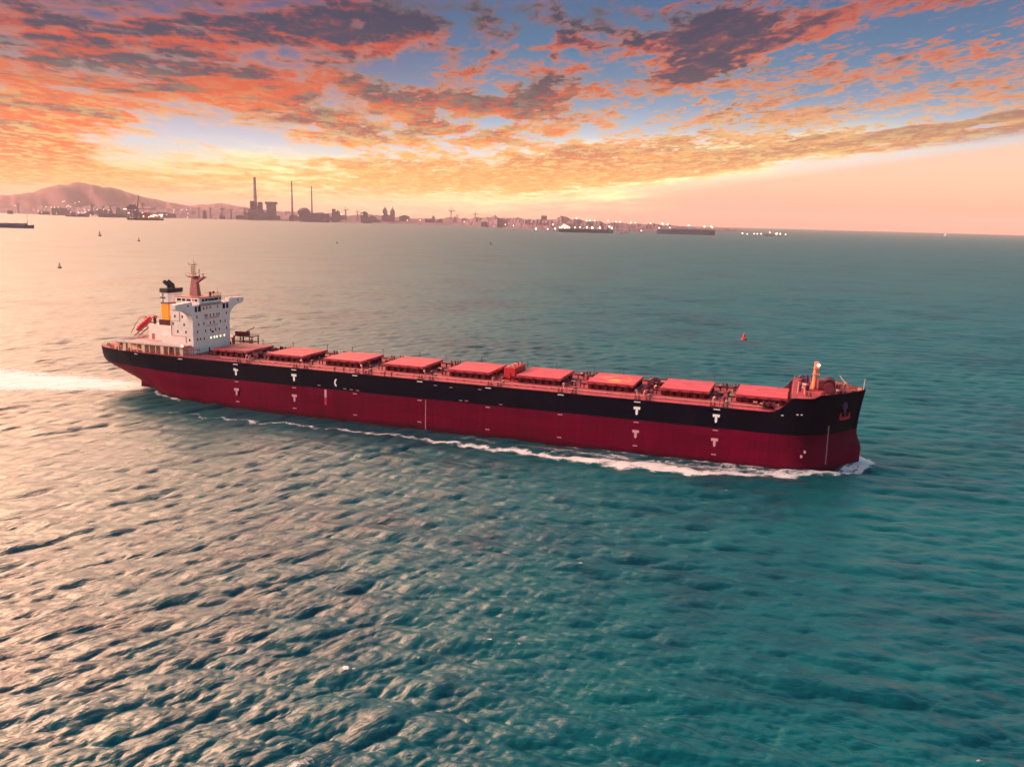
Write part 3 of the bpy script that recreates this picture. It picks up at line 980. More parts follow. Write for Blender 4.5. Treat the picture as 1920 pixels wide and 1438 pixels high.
# anchor and its pocket on each bow
for side in (1, -1):
    s0, z0 = 107.6, 17.6
    b = half_breadth(s0, DK) + 0.2
    nrm = Vector((0.62, -0.78 * side, 0)).normalized()
    tan = Vector((0.78, 0.62 * side, 0)).normalized()

    def ap(a, h, o):
        v = Vector(L(s0, side * b, z0)) + tan * a + nrm * o
        return (v.x, v.y, z0 + h)
    mb = MB()
    mb.tube(ap(0, 1.0, -0.8), ap(0.2, 1.0, 0.25), 1.35, 'bluegear', 1.15, n=14)
    mb.tube(ap(0, 0.9, 0.25), ap(0.1, -2.4, 0.5), 0.32, 'gear', n=8)
    an = mb.build('anchor', hull)
    mb = MB()
    mb.tube(ap(-1.5, -2.7, 0.45), ap(1.5, -2.4, 0.45), 0.42, 'buoy_red', n=8)
    mb.tube(ap(-1.5, -2.7, 0.45), ap(-1.25, -0.9, 0.6), 0.42, 'buoy_red', 0.1, n=8)
    mb.tube(ap(1.5, -2.4, 0.45), ap(1.6, -0.8, 0.6), 0.42, 'buoy_red', 0.1, n=8)
    mb.build('anchor_fluke', hull)
# rudder
mb = MB()
mb.prism([(-153.5, -7), (-148.2, -7), (-148.0, 4.4), (-152.5, 5.0)], 1, -0.45, 0.45, 'hull_red')
mb.build('rudder', ship)
mb = MB()
mb.prism([(-147.6, -3), (-144.5, -8), (-132, -8), (-132, -2), (-140, 0.5), (-146, 3.2), (-147.6, 4.0)], 1, -0.6, 0.6, 'hull_red')
mb.build('skeg', ship)

# ---- nine hatches
HE = [-96.6, -73.1, -49.5, -25.9, -1.9, 22.4, 46.1, 69.3, 92.0]
HL_, HW_ = 15.0, 8.47
proto_h = None
for i, e in enumerate(HE):
    if proto_h is None:
        mb = MB()
        z0 = DK - 0.06
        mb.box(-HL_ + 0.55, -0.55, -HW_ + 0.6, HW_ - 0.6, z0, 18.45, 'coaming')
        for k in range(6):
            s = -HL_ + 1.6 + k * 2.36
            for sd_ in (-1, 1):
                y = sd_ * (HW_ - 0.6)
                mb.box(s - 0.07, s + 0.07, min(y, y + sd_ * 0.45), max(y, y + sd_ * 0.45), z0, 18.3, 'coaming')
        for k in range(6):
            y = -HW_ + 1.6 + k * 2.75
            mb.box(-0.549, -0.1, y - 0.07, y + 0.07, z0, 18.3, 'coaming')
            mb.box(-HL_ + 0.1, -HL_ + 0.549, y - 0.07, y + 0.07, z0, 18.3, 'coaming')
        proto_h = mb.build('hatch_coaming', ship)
        mb = MB()
        mb.box(-HL_, 0, -HW_, HW_, 18.5, 19.36, 'cover')
        cover = mb.build('hatch_cover', proto_h, bevel=0.06)
        mb = MB()
        mb.box(-HL_ + 0.3, -0.3, -0.05, 0.05, 19.36, 19.42, 'gear_light')
        mb.build('hatch_seam', proto_h)
        for sd_ in (-1, 1):
            for k in range(4):
                x = -HL_ + 2 + k * 3.6
                mb = MB()
                mb.box(x, x + 0.7, sd_ * (HW_ + 0.1) - 0.12, sd_ * (HW_ + 0.1) + 0.12, 18.7, 19.0, 'gear')
                mb.build('cover_roller', proto_h)
        # end stoppers and rail stubs
        for y in (-HW_ + 1.2, HW_ - 1.2):
            for dirn, x0 in ((1, 0.0), (-1, -HL_)):
                mb = MB()
                ln = 4.0 if y > 0 else 2.4
                mb.box(min(x0, x0 + dirn * ln), max(x0, x0 + dirn * ln), y - 0.14, y + 0.14, 18.05, 18.45, 'coaming')
                mb.box(min(x0 + dirn * ln, x0 + dirn * (ln - 0.35)), max(x0 + dirn * ln, x0 + dirn * (ln - 0.35)), y - 0.2, y + 0.2, 18.45, 19.5, 'coaming')
                for f in (0.45, 0.95):
                    mb.box(x0 + dirn * ln * f - 0.14, x0 + dirn * ln * f + 0.14, y - 0.13, y + 0.13, z0, 18.05, 'coaming')
                mb.build('hatch_rail', proto_h, merge=0.001)
        proto_h.location = (e, 0, 0)
        first_h = proto_h
    else:
        o = copy_tree(first_h, ship)
        o.location = (e, 0, 0)
        if i == 6:
            for chd in o.children:
                if chd.name.startswith('hatch_cover'):
                    chd.data = chd.data.copy()
                    chd['label'] = 'hatch cover with dusty ochre cargo stain'
                    mt = M['cover'].copy()
                    N_ = mt.node_tree
                    p_ = next(n for n in N_.nodes if n.type == 'BSDF_PRINCIPLED')
                    src = p_.inputs['Base Color'].links[0].from_socket
                    tcn = next(n for n in N_.nodes if n.type == 'TEX_COORD')
                    nz_ = N_.nodes.new('ShaderNodeTexNoise')
                    nz_.inputs['Scale'].default_value = 0.28
                    nz_.inputs['Detail'].default_value = 6
                    N_.links.new(tcn.outputs['Object'], nz_.inputs['Vector'])
                    gm = N_.nodes.new('ShaderNodeVectorMath')
                    gm.operation = 'DISTANCE'
                    gm.inputs[1].default_value = (-8.0, -1.0, 19.4)
                    N_.links.new(tcn.outputs['Object'], gm.inputs[0])
                    a_ = N_.nodes.new('ShaderNodeMapRange')
                    a_.inputs['From Min'].default_value = 7.5
                    a_.inputs['From Max'].default_value = 3.0
                    N_.links.new(gm.outputs['Value'], a_.inputs['Value'])
                    b_ = N_.nodes.new('ShaderNodeMapRange')
                    b_.inputs['From Min'].default_value = 0.42
                    b_.inputs['From Max'].default_value = 0.6
                    N_.links.new(nz_.outputs['Fac'], b_.inputs['Value'])
                    c_ = N_.nodes.new('ShaderNodeMath')
                    c_.operation = 'MULTIPLY'
                    N_.links.new(a_.outputs[0], c_.inputs[0])
                    N_.links.new(b_.outputs[0], c_.inputs[1])
                    mx_ = N_.nodes.new('ShaderNodeMix')
                    mx_.data_type = 'RGBA'
                    mx_.inputs[7].default_value = (0.75, 0.34, 0.10, 1)
                    N_.links.new(c_.outputs[0], mx_.inputs[0])
                    N_.links.new(src, mx_.inputs[6])
                    N_.links.new(mx_.outputs[2], p_.inputs['Base Color'])
                    chd.data.materials[0] = mt

# mast house between two hatches, with its own vents
mb = MB()
mb.box(2.1, 6.0, -5.2, 5.0, DK, 20.9, 'mark_red')
mh = mb.build('mast_house', ship, bevel=0.08)
mb = MB()
for i in range(6):
    y = -4.2 + i * 1.6
    mb.box(2.8 + (i % 2) * 1.2, 3.7 + (i % 2) * 1.2, y, y + 0.8, 20.9, 21.3, 'gear_light')
for y in (-3.4, 0.2, 3.6):
    mb.tube((5.2, y, 20.9), (5.2, y, 22.0), 0.16, 'gear')
mb.build('roof_vent', mh)
mb = MB()
mb.box(1.3, 6.8, 4.6, 5.4, DK + 0.9, DK + 1.1, 'gear')
for x in (1.4, 3.1, 5.0, 6.6):
    mb.box(x - 0.12, x + 0.12, 4.8, 5.2, DK, DK + 0.9, 'gear')
mb.build('platform', mh)

# ---- deck gear
rng = random.Random(3)


def gear_protos():
    P = {}
    mb = MB()
    mb.box(-0.9, 0.9, -0.55, 0.55, 0, 0.16, 'gear')
    for x in (-0.5, 0.5):
        mb.lathe(x, 0, [(0.26, 0.16), (0.24, 0.9), (0.34, 0.95), (0.34, 1.1), (0.1, 1.15)], 'gear', 10)
    P['bollard'] = mb
    mb = MB()
    mb.lathe(0, 0, [(0.3, 0), (0.3, 1.1), (0.55, 1.2), (0.62, 1.5), (0.4, 1.7), (0.05, 1.75)], 'gear', 12)
    P['deck_vent'] = mb
    mb = MB()
    mb.tube((0, 0, 0), (0, 0, 1.35), 0.22, 'gear_light', n=10)
    mb.tube((0, 0, 1.35), (0.7, 0, 1.75), 0.30, 'gear_light', 0.42, n=10)
    P['cowl_vent'] = mb
    mb = MB()
    mb.box(-1.5, 1.5, -0.9, 0.9, 0, 0.2, 'gear')
    mb.tube((-1.1, 0, 0.95), (1.1, 0, 0.95), 0.55, 'gear', n=14)
    for x in (-1.2, 0, 1.2):
        mb.tube((x - 0.08, 0, 0.95), (x + 0.08, 0, 0.95), 0.85, 'gear', n=16)
    mb.box(1.3, 2.1, -0.5, 0.5, 0.2, 1.2, 'gear_light')
    P['mooring_winch'] = mb
    mb = MB()
    mb.box(-0.6, 0.6, -0.35, 0.35, 0, 0.9, 'gear')
    mb.box(-0.5, 0.5, -0.25, 0.25, 0.9, 1.15, 'gear_light')
    P['valve_box'] = mb
    mb = MB()
    mb.tube((0, 0, 0), (0, 0, 2.6), 0.09, 'gear', n=6)
    mb.box(-0.25, 0.25, -0.15, 0.15, 2.6, 2.85, 'gear')
    P['deck_light'] = mb
    return P


GP = gear_protos()
GPO = {}


def gear(kind, s, t, z=DK, rz=0.0, parent=None, sc=1.0):
    if kind not in GPO:
        o = GP[kind].build(kind, parent or ship)
        GPO[kind] = o
    else:
        o = GPO[kind].copy()
        COL.objects.link(o)
        o.parent = parent or ship
    o.location = L(s, t, z)
    o.rotation_euler = (0, 0, rz)
    o.scale = (sc, sc, sc)
    return o


gaps = [(HE[i] + HE[i + 1] - HL_) / 2 for i in range(8)]
for gi, g in enumerate(gaps):
    for t in (-16.6, 16.6):
        gear('bollard', g - 1.5 + rng.uniform(-.5, .5), t)
        gear('bollard', g + 2.2 + rng.uniform(-.5, .5), t)
    gear('deck_vent', g + rng.uniform(-1, 1), 9.8)
    gear('deck_vent', g + 2.5 + rng.uniform(-.6, .6), -9.5)
    gear('cowl_vent', g - 2.2, 11.6, rz=rng.uniform(0, 6))
    gear('valve_box', g + 1.8, 12.4 + rng.uniform(-1, 1), rz=rng.uniform(0, 3))
    gear('valve_box', g - 2.6, -12 + rng.uniform(-1, 1), rz=rng.uniform(0, 3))
    if gi != 4:
        gear('valve_box', g - 1.0, rng.uniform(-6, 6), sc=1.3)
        gear('deck_vent', g + 1.2, rng.uniform(-6, 6), sc=1.1)
    if gi in (0, 6):
        gear('mooring_winch', g - 0.5, 6.5, rz=R(90), sc=1.3)
        gear('mooring_winch', g - 0.5, -3.0, rz=R(90), sc=1.3)
        gear('mooring_winch', g + 0.5, -9.0, rz=0, sc=1.2)
        gear('cowl_vent', g + 1.4, 2.0)
        gear('cowl_vent', g + 0.2, 13.2, rz=1.2)
        gear('valve_box', g + 2.6, -7.0, sc=1.6)
    gear('deck_light', g + 0.2, 17.0 if gi % 2 else 10.6)
for k in range(14):
    gear('deck_light', -108 + k * 13.5 + rng.uniform(-3, 3), -17.2)
for s in (-55, -51.5, -47, -44, -41, -36, -33.5):
    gear('deck_vent', s, 16.8, sc=0.75)
for s in (83, 85, 87.5):
    gear('valve_box', s, 12.5 + rng.uniform(-1, 1), sc=1.2)
gear('mooring_winch', 87.0, 14.0, sc=1.3)
# pipe lines and low rails along both sides of the deck
for t in (13.0, 13.5, -13.2):
    mb = MB()
    mb.tube(L(-112, t, DK + 0.45), L(88, t, DK + 0.45), 0.13, 'gear_light', n=6)
    for k in range(34):
        s = -111 + k * 6
        mb.box(s - 0.08, s + 0.08, -t - 0.2, -t + 0.2, DK - 0.05, DK + 0.35, 'gear')
    mb.build('deck_pipe', ship)
for t in (-17.55, 17.55):
    mb = MB()
    for k in range(66):
        s = -112 + k * 3.0
        mb.tube(L(s, t, DK), L(s, t, DK + 1.05), 0.035, 'gear', n=4)
    for hz in (0.55, 1.05):
        mb.tube(L(-112, t, DK + hz), L(86, t, DK + hz), 0.028, 'gear_light', n=4)
    mb.build('deck_railing', ship)
# walkways painted across the deck
for s, m in ((75.0, 'green'), (4.6, 'gear'), (28.5, 'gear'), (-20.0, 'gear'), (52.5, 'gear'), (-44.5, 'gear')):
    mb = MB()
    wdt = 0.55 if m == 'green' else 0.14
    vs = [L(s + a, t, DK - 0.05 + 0.25 * (1 - abs(t) / HB) + 0.02) for t in (17.4, 0, -17.4) for a in (-wdt, wdt)]
    if m != 'green':
        vs = [L(s + a, t, DK - 0.05 + 0.25 * (1 - abs(t) / HB) + 0.02) for t in (17.4, 13, 8.6) for a in (-wdt, wdt)]
    mb.poly(vs, [(0, 1, 3, 2), (2, 3, 5, 4)], m)
    mb.build('walkway_stripe', ship)

# ---- accommodation block
HF = -118.1
HWD = 10.64
mb = MB()
mb.box(-128.0, HF, -HWD, HWD, DK, 34.9, 'white')
# bridge wing brackets: one front plate with curved undersides, 3.4 m deep
arc = []
for k in range(9):
    a = math.pi / 2 * k / 8
    arc.append((HWD + 7.2 * (1 - math.cos(a)), 28.6 + 5.0 * math.sin(a)))
for sd_ in (1, -1):
    pts = [(sd_ * (HWD - 0.01), 28.4)] + [(sd_ * y, z) for y, z in arc] + [(sd_ * 19.5, 34.2), (sd_ * 19.5, 35.9), (sd_ * (HWD - 0.01), 36.3)]
    mb.prism(pts, 0, HF - 1.9, HF + 0.12, 'white')
acc = mb.build('accommodation_block', ship, bevel=0.05)
# lower tiers aft
mb = MB()
mb.box(-133.0, -128.02, -10.0, 10.0, DK, 23.2, 'white')
mb.box(-131.4, -128.03, -9.4, 9.4, 23.2, 26.2, 'white')
mb.box(-129.6, -128.03, -9.0, 9.0, 26.2, 28.5, 'white')
mb.build('aft_tier', acc, bevel=0.05)
# boat deck platform with pale bulwark band on pillars
mb = MB()
mb.box(-149.5, -119.4, -15.4, 15.4, 19.9, 20.15, 'gear_light')
for t in (-15.3, 15.3):
    mb.box(-149.4, -119.5, t - 0.1, t + 0.1, 20.15, 21.1, 'white')
mb.box(-149.6, -149.4, -15.4, 15.4, 20.15, 21.1, 'white')
for k in range(11):
    s = -149 + k * 2.9
    for t in (-15.0, 15.0):
        w_ = 0.7 if k % 3 == 1 else 0.16
        mb.box(s - w_, s + w_, t - 0.15, t + 0.15, DK, 19.9, 'cream')
mb.build('boat_deck', acc)
mb = MB()
mb.box(-148.0, -128.5, -11.5, 11.5, DK - 0.05, 19.88, 'cream')
mb.build('poop_house', acc)


def plate_window(name, s, t0, t1, z0, z1, m, parent, face='front'):
    mb = MB()
    if face == 'front':
        mb.box(s, s + 0.05, min(-t0, -t1), max(-t0, -t1), z0, z1, m)
    else:
        mb.box(t0, t1, -s - 0.05, -s, z0, z1, m)
    return mb.build(name, parent)


FW = HF + 0.002
FWB = HF + 0.122
for t, z in ((4.3, 33.4), (2.5, 33.5), (0.6, 33.5), (-3.7, 33.5), (3.6, 30.6), (2.6, 30.6), (0.7, 30.6), (-1.3, 30.6), (-3.2, 30.6), (-4.4, 30.6), (8.2, 30.6), (-8.8, 30.6),
             (7.4, 27.7), (4.5, 27.7), (0.8, 27.7), (-1.3, 27.8), (-5.0, 27.7), (-7.9, 27.6), (8.2, 25.0), (3.8, 24.9), (0.8, 25.0), (-2.1, 24.9), (-4.2, 24.8), (-8.7, 24.8),
             (8.4, 22.2), (6.7, 22.2), (4.6, 22.1)):
    plate_window('window', FW, t - 0.26, t + 0.26, z - 0.5, z + 0.5, 'glass', acc)
for t in (0.7, -1.2, -2.7, -4.8, -7.1):
    plate_window('lit_window', FW, t - 0.28, t + 0.28, 21.7, 22.35, 'litwin', acc)['label'] = 'lit yellow cabin window'
plate_window('window', FW, -0.8, 0.3, 23.8, 24.6, 'glass', acc)
for a, b in ((8.0, 9.2), (5.9, 7.4), (-8.2, -6.7), (-10.1, -8.8)):
    plate_window('wing_window', FW, a, b, 32.4, 34.4, 'glass', acc)
for s, z in ((-122.7, 30.6), (-127.0, 27.8), (-122.0, 27.7), (-125.0, 25.0), (-121.3, 25.0), (-119.8, 22.1), (-126.0, 30.6)):
    plate_window('window', HWD + 0.002, s - 0.26, s + 0.26, z - 0.5, z + 0.5, 'glass', acc, 'side')
for t in (13.0, -16.0):
    plate_window('wing_port', FWB, t - 0.35, t + 0.35, 34.7, 35.3, 'glass', acc)


def lettering(txt, t_left, z, size, m, parent, width):
    cu = bpy.data.curves.new('lettering', 'FONT')
    cu.body = txt
    cu.size = size
    cu.extrude = 0.02
    cu.align_x = 'CENTER'
    cu.space_character = 1.15
    cu.materials.append(M[m])
    o = bpy.data.objects.new('lettering', cu)
    COL.objects.link(o)
    o.parent = parent
    o.location = (FW + 0.03, -t_left, z)
    o.rotation_euler = (R(90), 0, R(90))
    bpy.context.view_layer.update()
    kx = width / max(0.1, o.dimensions.x)
    me = bpy.data.meshes.new_from_object(o.evaluated_get(bpy.context.evaluated_depsgraph_get()))
    bpy.data.objects.remove(o)
    o = bpy.data.objects.new('lettering', me)
    COL.objects.link(o)
    o.parent = parent
    o.location = (FW + 0.03, -t_left, z)
    o.rotation_euler = (R(90), 0, R(90))
    o.scale = (kx, 1, 1)
    return o


lettering('NO SMOKING', -0.35, 29.25, 1.05, 'mark_red', acc, 8.0)
lettering('SAFETY FIRST', -0.2, 26.4, 0.95, 'gear_light', acc, 7.0)
# trim lines of pipes and rails on the near side
mb = MB()
y = -HWD - 0.06
for a, b in (((-127.8, 28.7), (-123.9, 29.0)), ((-127.8, 23.4), (-121.4, 23.3)), ((-121.4, 23.3), (-121.4, 20.9)), ((-127.8, 28.7), (-127.8, 23.4)), ((-123.9, 29.0), (-123.9, 33.0))):
    mb.tube((a[0], y, a[1]), (b[0], y, b[1]), 0.07, 'mast', n=5)
mb.build('wall_pipe', acc)
# wheelhouse
mb = MB()
mb.box(-129.0, HF - 0.15, -6.3, 6.3, 34.92, 37.35, 'white')
mb.box(-129.3, HF + 0.15, -6.6, 6.6, 37.36, 37.62, 'mast')
wh = mb.build('wheelhouse', ship, bevel=0.05)
for a, b in ((4.9, 3.6), (3.2, 1.6), (1.3, -0.2), (-0.35, -2.0), (-2.15, -4.4), (-5.0, -6.1)):
    plate_window('bridge_window', HF - 0.148, a, b, 36.0, 36.9, 'glass', wh)
for a, b in ((-128.4, -126.6), (-126.1, -124.6), (-124.0, -122.2), (-121.4, -120.9), (-120.3, -119.2)):
    plate_window('bridge_window', 6.302, a, b, 36.0, 36.85, 'glass', wh, 'side')
mb = MB()
mb.box(HF + 0.14, HF + 0.5, -7.0, 6.2, 34.95, 35.12, 'steel')
mb.box(HF + 0.14, HF + 0.34, -7.0, 6.2, 34.45, 34.55, 'steel')
mb.build('bridge_ledge', wh)
mb = MB()
for sd_ in (-1, 1):
    for k in range(12):
        t = sd_ * (6.8 + k * 1.12)
        mb.tube((HF, t, 36.1), (HF, t, 37.0), 0.04, 'gear_light', n=4)
        mb.tube((HF - 1.8, t, 35.9), (HF - 1.8, t, 37.0), 0.04, 'gear_light', n=4)
    mb.tube((HF, sd_ * 6.8, 37.0), (HF, sd_ * 19.1, 37.0), 0.05, 'gear_light', n=4)
for k in range(9):
    t = -6 + k * 1.5
    mb.tube((HF, t, 37.6), (HF, t, 38.6), 0.04, 'mast', n=4)
for hz in (38.1, 38.6):
    mb.tube((HF, -6.4, hz), (HF, 6.4, hz), 0.05, 'mast', n=4)
    mb.tube((HF, -6.4, hz), (-129, -6.4, hz), 0.05, 'mast', n=4)
    mb.tube((HF, 6.4, hz), (-129, 6.4, hz), 0.05, 'mast', n=4)
mb.build('bridge_railing', wh)
mb = MB()
mb.lathe(-119.2, 1.2, [(0.45, 37.6), (0.4, 39.0), (0.5, 39.1), (0.1, 39.3)], 'coaming', 10)
mb.ball((-120.5, 4.6, 38.7), 0.6, 'mast')
mb.tube((-120.5, 4.6, 37.6), (-120.5, 4.6, 38.3), 0.12, 'mast')
mb.tube((-119.0, 5.2, 37.6), (-119.0, 5.2, 40.3), 0.05, 'mast', n=5)
mb.tube((-122.0, -5.2, 37.6), (-122.0, -5.2, 39.4), 0.05, 'mast', n=5)
mb.build('roof_gear', wh)

# radar mast
mb = MB()
mb.poly([L(-127.0, 1.1, 37.6), L(-123.3, 1.1, 37.6), L(-123.3, -1.1, 37.6), L(-127.0, -1.1, 37.6),
         L(-126.1, .7, 44.4), L(-124.0, .7, 44.4), L(-124.0, -.7, 44.4), L(-126.1, -.7, 44.4)],
        [(0, 1, 5, 4), (1, 2, 6, 5), (2, 3, 7, 6), (3, 0, 4, 7), (4, 5, 6, 7), (3, 2, 1, 0)], 'mast')
rm = mb.build('radar_mast', ship)
mb = MB()
mb.prism([(-127.9, 45.0), (-127.9, 44.9), (-126.0, 44.3), (-124.2, 44.4), (-124.0, 45.0)], 1, -1.8, 1.8, 'mast')
for s in (-127.7, -126, -124.2):
    for t in (-1.7, 1.7):
        mb.tube((s, t, 45), (s, t, 46), 0.05, 'gear', n=4)
for t in (-1.7, 1.7):
    mb.tube((-127.7, t, 46), (-124.2, t, 46), 0.05, 'gear', n=4)
mb.build('mast_platform', rm)
mb = MB()
for s, t in ((-125.9, 0.4), (-125.9, -0.4), (-125.2, 0.4), (-125.2, -0.4)):
    mb.tube((s, t, 45), (s, t, 49.3), 0.09, 'mast', n=5)
for k in range(5):
    mb.box(-126.4, -124.7, -0.9, 0.9, 45.7 + k * 0.85, 45.82 + k * 0.85, 'gear')
mb.box(-126.7, -124.4, -1.6, 1.6, 49.2, 49.35, 'gear')
for s, t in ((-126.5, 1.4), (-126.5, -1.4), (-124.6, 0)):
    mb.tube((s, t, 49.3), (s, t, 50.2 + (0.9 if t > 0 else 0)), 0.06, 'gear', n=5)
mb.build('signal_pole', rm)
mb = MB()
mb.prism([(-123.9, 42.4), (-120.4, 44.6), (-120.4, 44.85), (-123.9, 44.0)], 1, -1.0, 1.0, 'mast')
mb.tube((-122.9, 0, 43.4), (-122.9, 0, 47.7), 0.22, 'mast', 0.14, n=6)
mb.tube((-121.2, 0, 44.8), (-121.2, 0, 45.9), 0.16, 'gear', n=6)
mb.box(-121.5, -120.9, -1.7, 1.7, 45.9, 46.2, 'white')
mb.build('radar_scanner', rm)

# engine casing and funnel
mb = MB()
mb.box(-143.0, -133.6, -5.6, 5.6, 19.8, 26.0, 'white')
mb.box(-139.0, -133.4, -4.4, 4.4, 26.0, 28.0, 'coaming')  # funnel base, the shadow under the funnel put into its dark colour
cas = mb.build('engine_casing', ship, bevel=0.05)
mb = MB()
mb.box(-138.2, -136.6, 4.45 - 9.9, 5.0 - 9.9, 20.2, 25.8, 'steel')
mb.box(-141.6, -140.2, -5.64, -5.6, 20.4, 22.6, 'mast')
for k in range(7):
    mb.tube((-142.8 + k * 1.3, -5.5, 26.0), (-142.8 + k * 1.3, -5.5, 27.0), 0.04, 'gear', n=4)
mb.tube((-142.8, -5.5, 27.0), (-135, -5.5, 27.0), 0.05, 'gear', n=4)
mb.tube((-142.2, -3.0, 26.0), (-142.2, -3.0, 28.6), 0.55, 'steel', n=10)
mb.lathe(-142.2, -3.0, [(1.1, 28.3), (1.1, 28.9), (0.4, 29.3)], 'mast', 10)
mb.build('casing_ladder', cas)


def oct_box(mb, s0, s1, t, z0, z1, m, ch=0.8):
    pts = [(s0 + ch, -t), (s1 - ch, -t), (s1, -t + ch), (s1, t - ch), (s1 - ch, t), (s0 + ch, t), (s0, t - ch), (s0, -t + ch)]
    mb.prism(pts, 2, z0, z1, m)


mb = MB()
oct_box(mb, -138.7, -133.9, 4.0, 28.0, 34.2, 'yellow')
oct_box(mb, -138.8, -133.8, 4.1, 34.2, 34.65, 'navy')
oct_box(mb, -138.7, -133.9, 4.0, 34.65, 38.3, 'white')
oct_box(mb, -138.9, -133.7, 4.2, 38.3, 39.9, 'soot')
fun = mb.build('funnel', ship)
mb = MB()
mb.box(-133.88, -131.9, -3.0, 4.0, 28.0, 31.6, 'yellow')
mb.build('funnel_fairing', fun)
mb = MB()
for t in (-1.2, 1.0):
    mb.tube((-136.2, t, 39.9), (-136.4, t, 41.1), 0.75, 'soot', n=12)
    mb.tube((-136.35, t, 40.8), (-138.4, t, 42.3), 0.75, 'soot', n=12)
mb.tube((-135.0, 0, 39.9), (-135.0, 0, 40.9), 0.4, 'soot', n=10)
mb.build('exhaust_pipe', fun)
# cross emblem: thin upright, short bar, spreading ends
mb = MB()
y0 = -4.05
cx, cz = -136.9, 36.4
mb.box(cx - 0.2, cx + 0.2, y0, y0 + 0.1, cz - 1.55, cz + 1.55, 'navy')
mb.box(cx - 1.05, cx + 1.05, y0 - 0.004, y0 + 0.1, cz - 0.2, cz + 0.2, 'navy')
for (dx, dz) in ((0, 1), (0, -1), (1, 0), (-1, 0)):
    r = 1.5 if dx == 0 else 1.05
    ex, ez = cx + dx * r, cz + dz * r
    bx, bz = cx + dx * (r - 0.5), cz + dz * (r - 0.5)
    px, pz = (0.5, 0) if dx == 0 else (0, 0.5)
    mb.prism([(bx, bz), (ex - px, ez - pz), (ex + px, ez + pz)], 1, y0 - 0.008, y0 + 0.1, 'navy')
mb.build('funnel_emblem', fun)

# lifeboat ramp (part) and boat (its own thing, hung on the ramp)
mb = MB()
for t in (-1.5, 1.5):
    mb.tube(L(-155.5, t, 19.2), L(-145.5, t, 26.6), 0.22, 'gear', n=6)
    mb.tube(L(-146.5, t, 25.8), L(-146.5, t, 17), 0.2, 'gear_light', n=6)
    mb.tube(L(-152.5, t, 21.3), L(-152.5, t, 17), 0.2, 'gear_light', n=6)
    mb.tube(L(-152.5, t, 17.2), L(-146.5, t, 23.0), 0.12, 'gear_light', n=5)
for k in range(4):
    s = -153.5 + k * 2.4
    zz = 19.2 + (s + 155.5) * 0.74
    mb.tube(L(s, -1.5, zz), L(s, 1.5, zz), 0.14, 'gear', n=5)
pts = [(-155, 21.5), (-152, 25.8), (-149.5, 28.2), (-147.4, 28.6), (-146, 27.0)]
for t in (-2.0, 2.0):
    for a, b in zip(pts, pts[1:]):
        mb.tube(L(a[0], t, a[1]), L(b[0], t, b[1]), 0.14, 'mast', n=5)
mb.build('lifeboat_ramp', ship)


def lifeboat():
    lb = thing('lifeboat', 'red free-fall lifeboat tilted on its ramp at the stern of the bulk carrier', 'lifeboat')
    lb.parent = None
    lb.matrix_world = (Matrix.Translation((SHX, SHY, 0)) @ Matrix.Rotation(SHR, 4, 'Z') @ Matrix.Translation(Vector(L(-150.3, 0, 24.9)))
                       @ Matrix.Rotation(-math.atan2(7.4, 10.0), 4, 'Y'))
    mb = MB()
    secs = [(-4.6, 0.1, 0.1, 0.2), (-4.2, 0.6, 0.6, 0.1), (-3.2, 1.05, 1.0, 0.0), (-1, 1.35, 1.2, 0.0), (1.5, 1.4, 1.25, 0.0), (3.2, 1.25, 1.15, 0.05), (4.2, 0.9, 0.9, 0.1), (4.5, 0.5, 0.6, 0.1)]
    vs, fs = [], []
    n = 14
    for (x, w, h, dz) in secs:
        for k in range(n):
            a = 2 * math.pi * k / n
            vs.append((x, w * math.cos(a), dz + h * math.sin(a) * (1.0 if math.sin(a) > 0 else 0.85)))
    for i in range(len(secs) - 1):
        for k in range(n):
            fs.append((i * n + k, i * n + (k + 1) % n, (i + 1) * n + (k + 1) % n, (i + 1) * n + k))
    fs += [tuple(range(n)), tuple(range((len(secs) - 1) * n, len(secs) * n))]
    mb.poly(vs, fs, 'lifeboat')
    mb.build('boat_hull', lb, smooth=True)
    mb = MB()
    mb.box(1.6, 3.0, -0.7, 0.7, 1.0, 1.75, 'lifeboat', taper=(0.7, 0.8))
    mb.build('conning_cabin', lb)
    mb = MB()
    mb.box(2.8, 2.9, -0.5, 0.5, 1.2, 1.5, 'glass')
    for x in (-2, -0.5, 1):
        for sd_ in (-1, 1):
            mb.box(x - 0.2, x + 0.2, sd_ * 1.2 - 0.12, sd_ * 1.2 + 0.12, 0.45, 0.7, 'glass')
    mb.build('boat_window', lb)


lifeboat()
# stern mooring deck
for s, t, r in ((-157, 3, 0), (-157, -4, 0), (-154, 7.5, 1.2), (-160, 0, 1.57)):
    gear('mooring_winch', s, t, rz=r, sc=1.3)
for s, t in ((-160, 8.5), (-156, 11), (-151, 13), (-161, -7), (-156, -11), (-145, 14.6)):
    gear('bollard', s, t)
for s, t in ((-158, 6), (-153, 10), (-151, -8), (-159, -4)):
    gear('cowl_vent', s, t, rz=s)
mb = MB()
edge_pts = [(-163.2, 8.5), (-161.4, 10.0), (-158, 11.7), (-155, 12.7), (-150, 14.1), (-146, 15.0), (-140, 16.0), (-135, 16.5), (-128, 17.2), (-120, 17.5), (-112, 17.6)]
for sd_ in (-1, 1):
    for a, b in zip(edge_pts, edge_pts[1:]):
        n_ = max(1, int(math.hypot(b[0] - a[0], b[1] - a[1]) / 1.6))
        for k in range(n_):
            f = k / n_
            s, t = a[0] + (b[0] - a[0]) * f, a[1] + (b[1] - a[1]) * f
            mb.tube(L(s, sd_ * t, DK), L(s, sd_ * t, DK + 1.1), 0.045, 'gear', n=4)
        for hz in (0.55, 1.1):
            mb.tube(L(a[0], sd_ * a[1], DK + hz), L(b[0], sd_ * b[1], DK + hz), 0.035, 'gear_light', n=4)
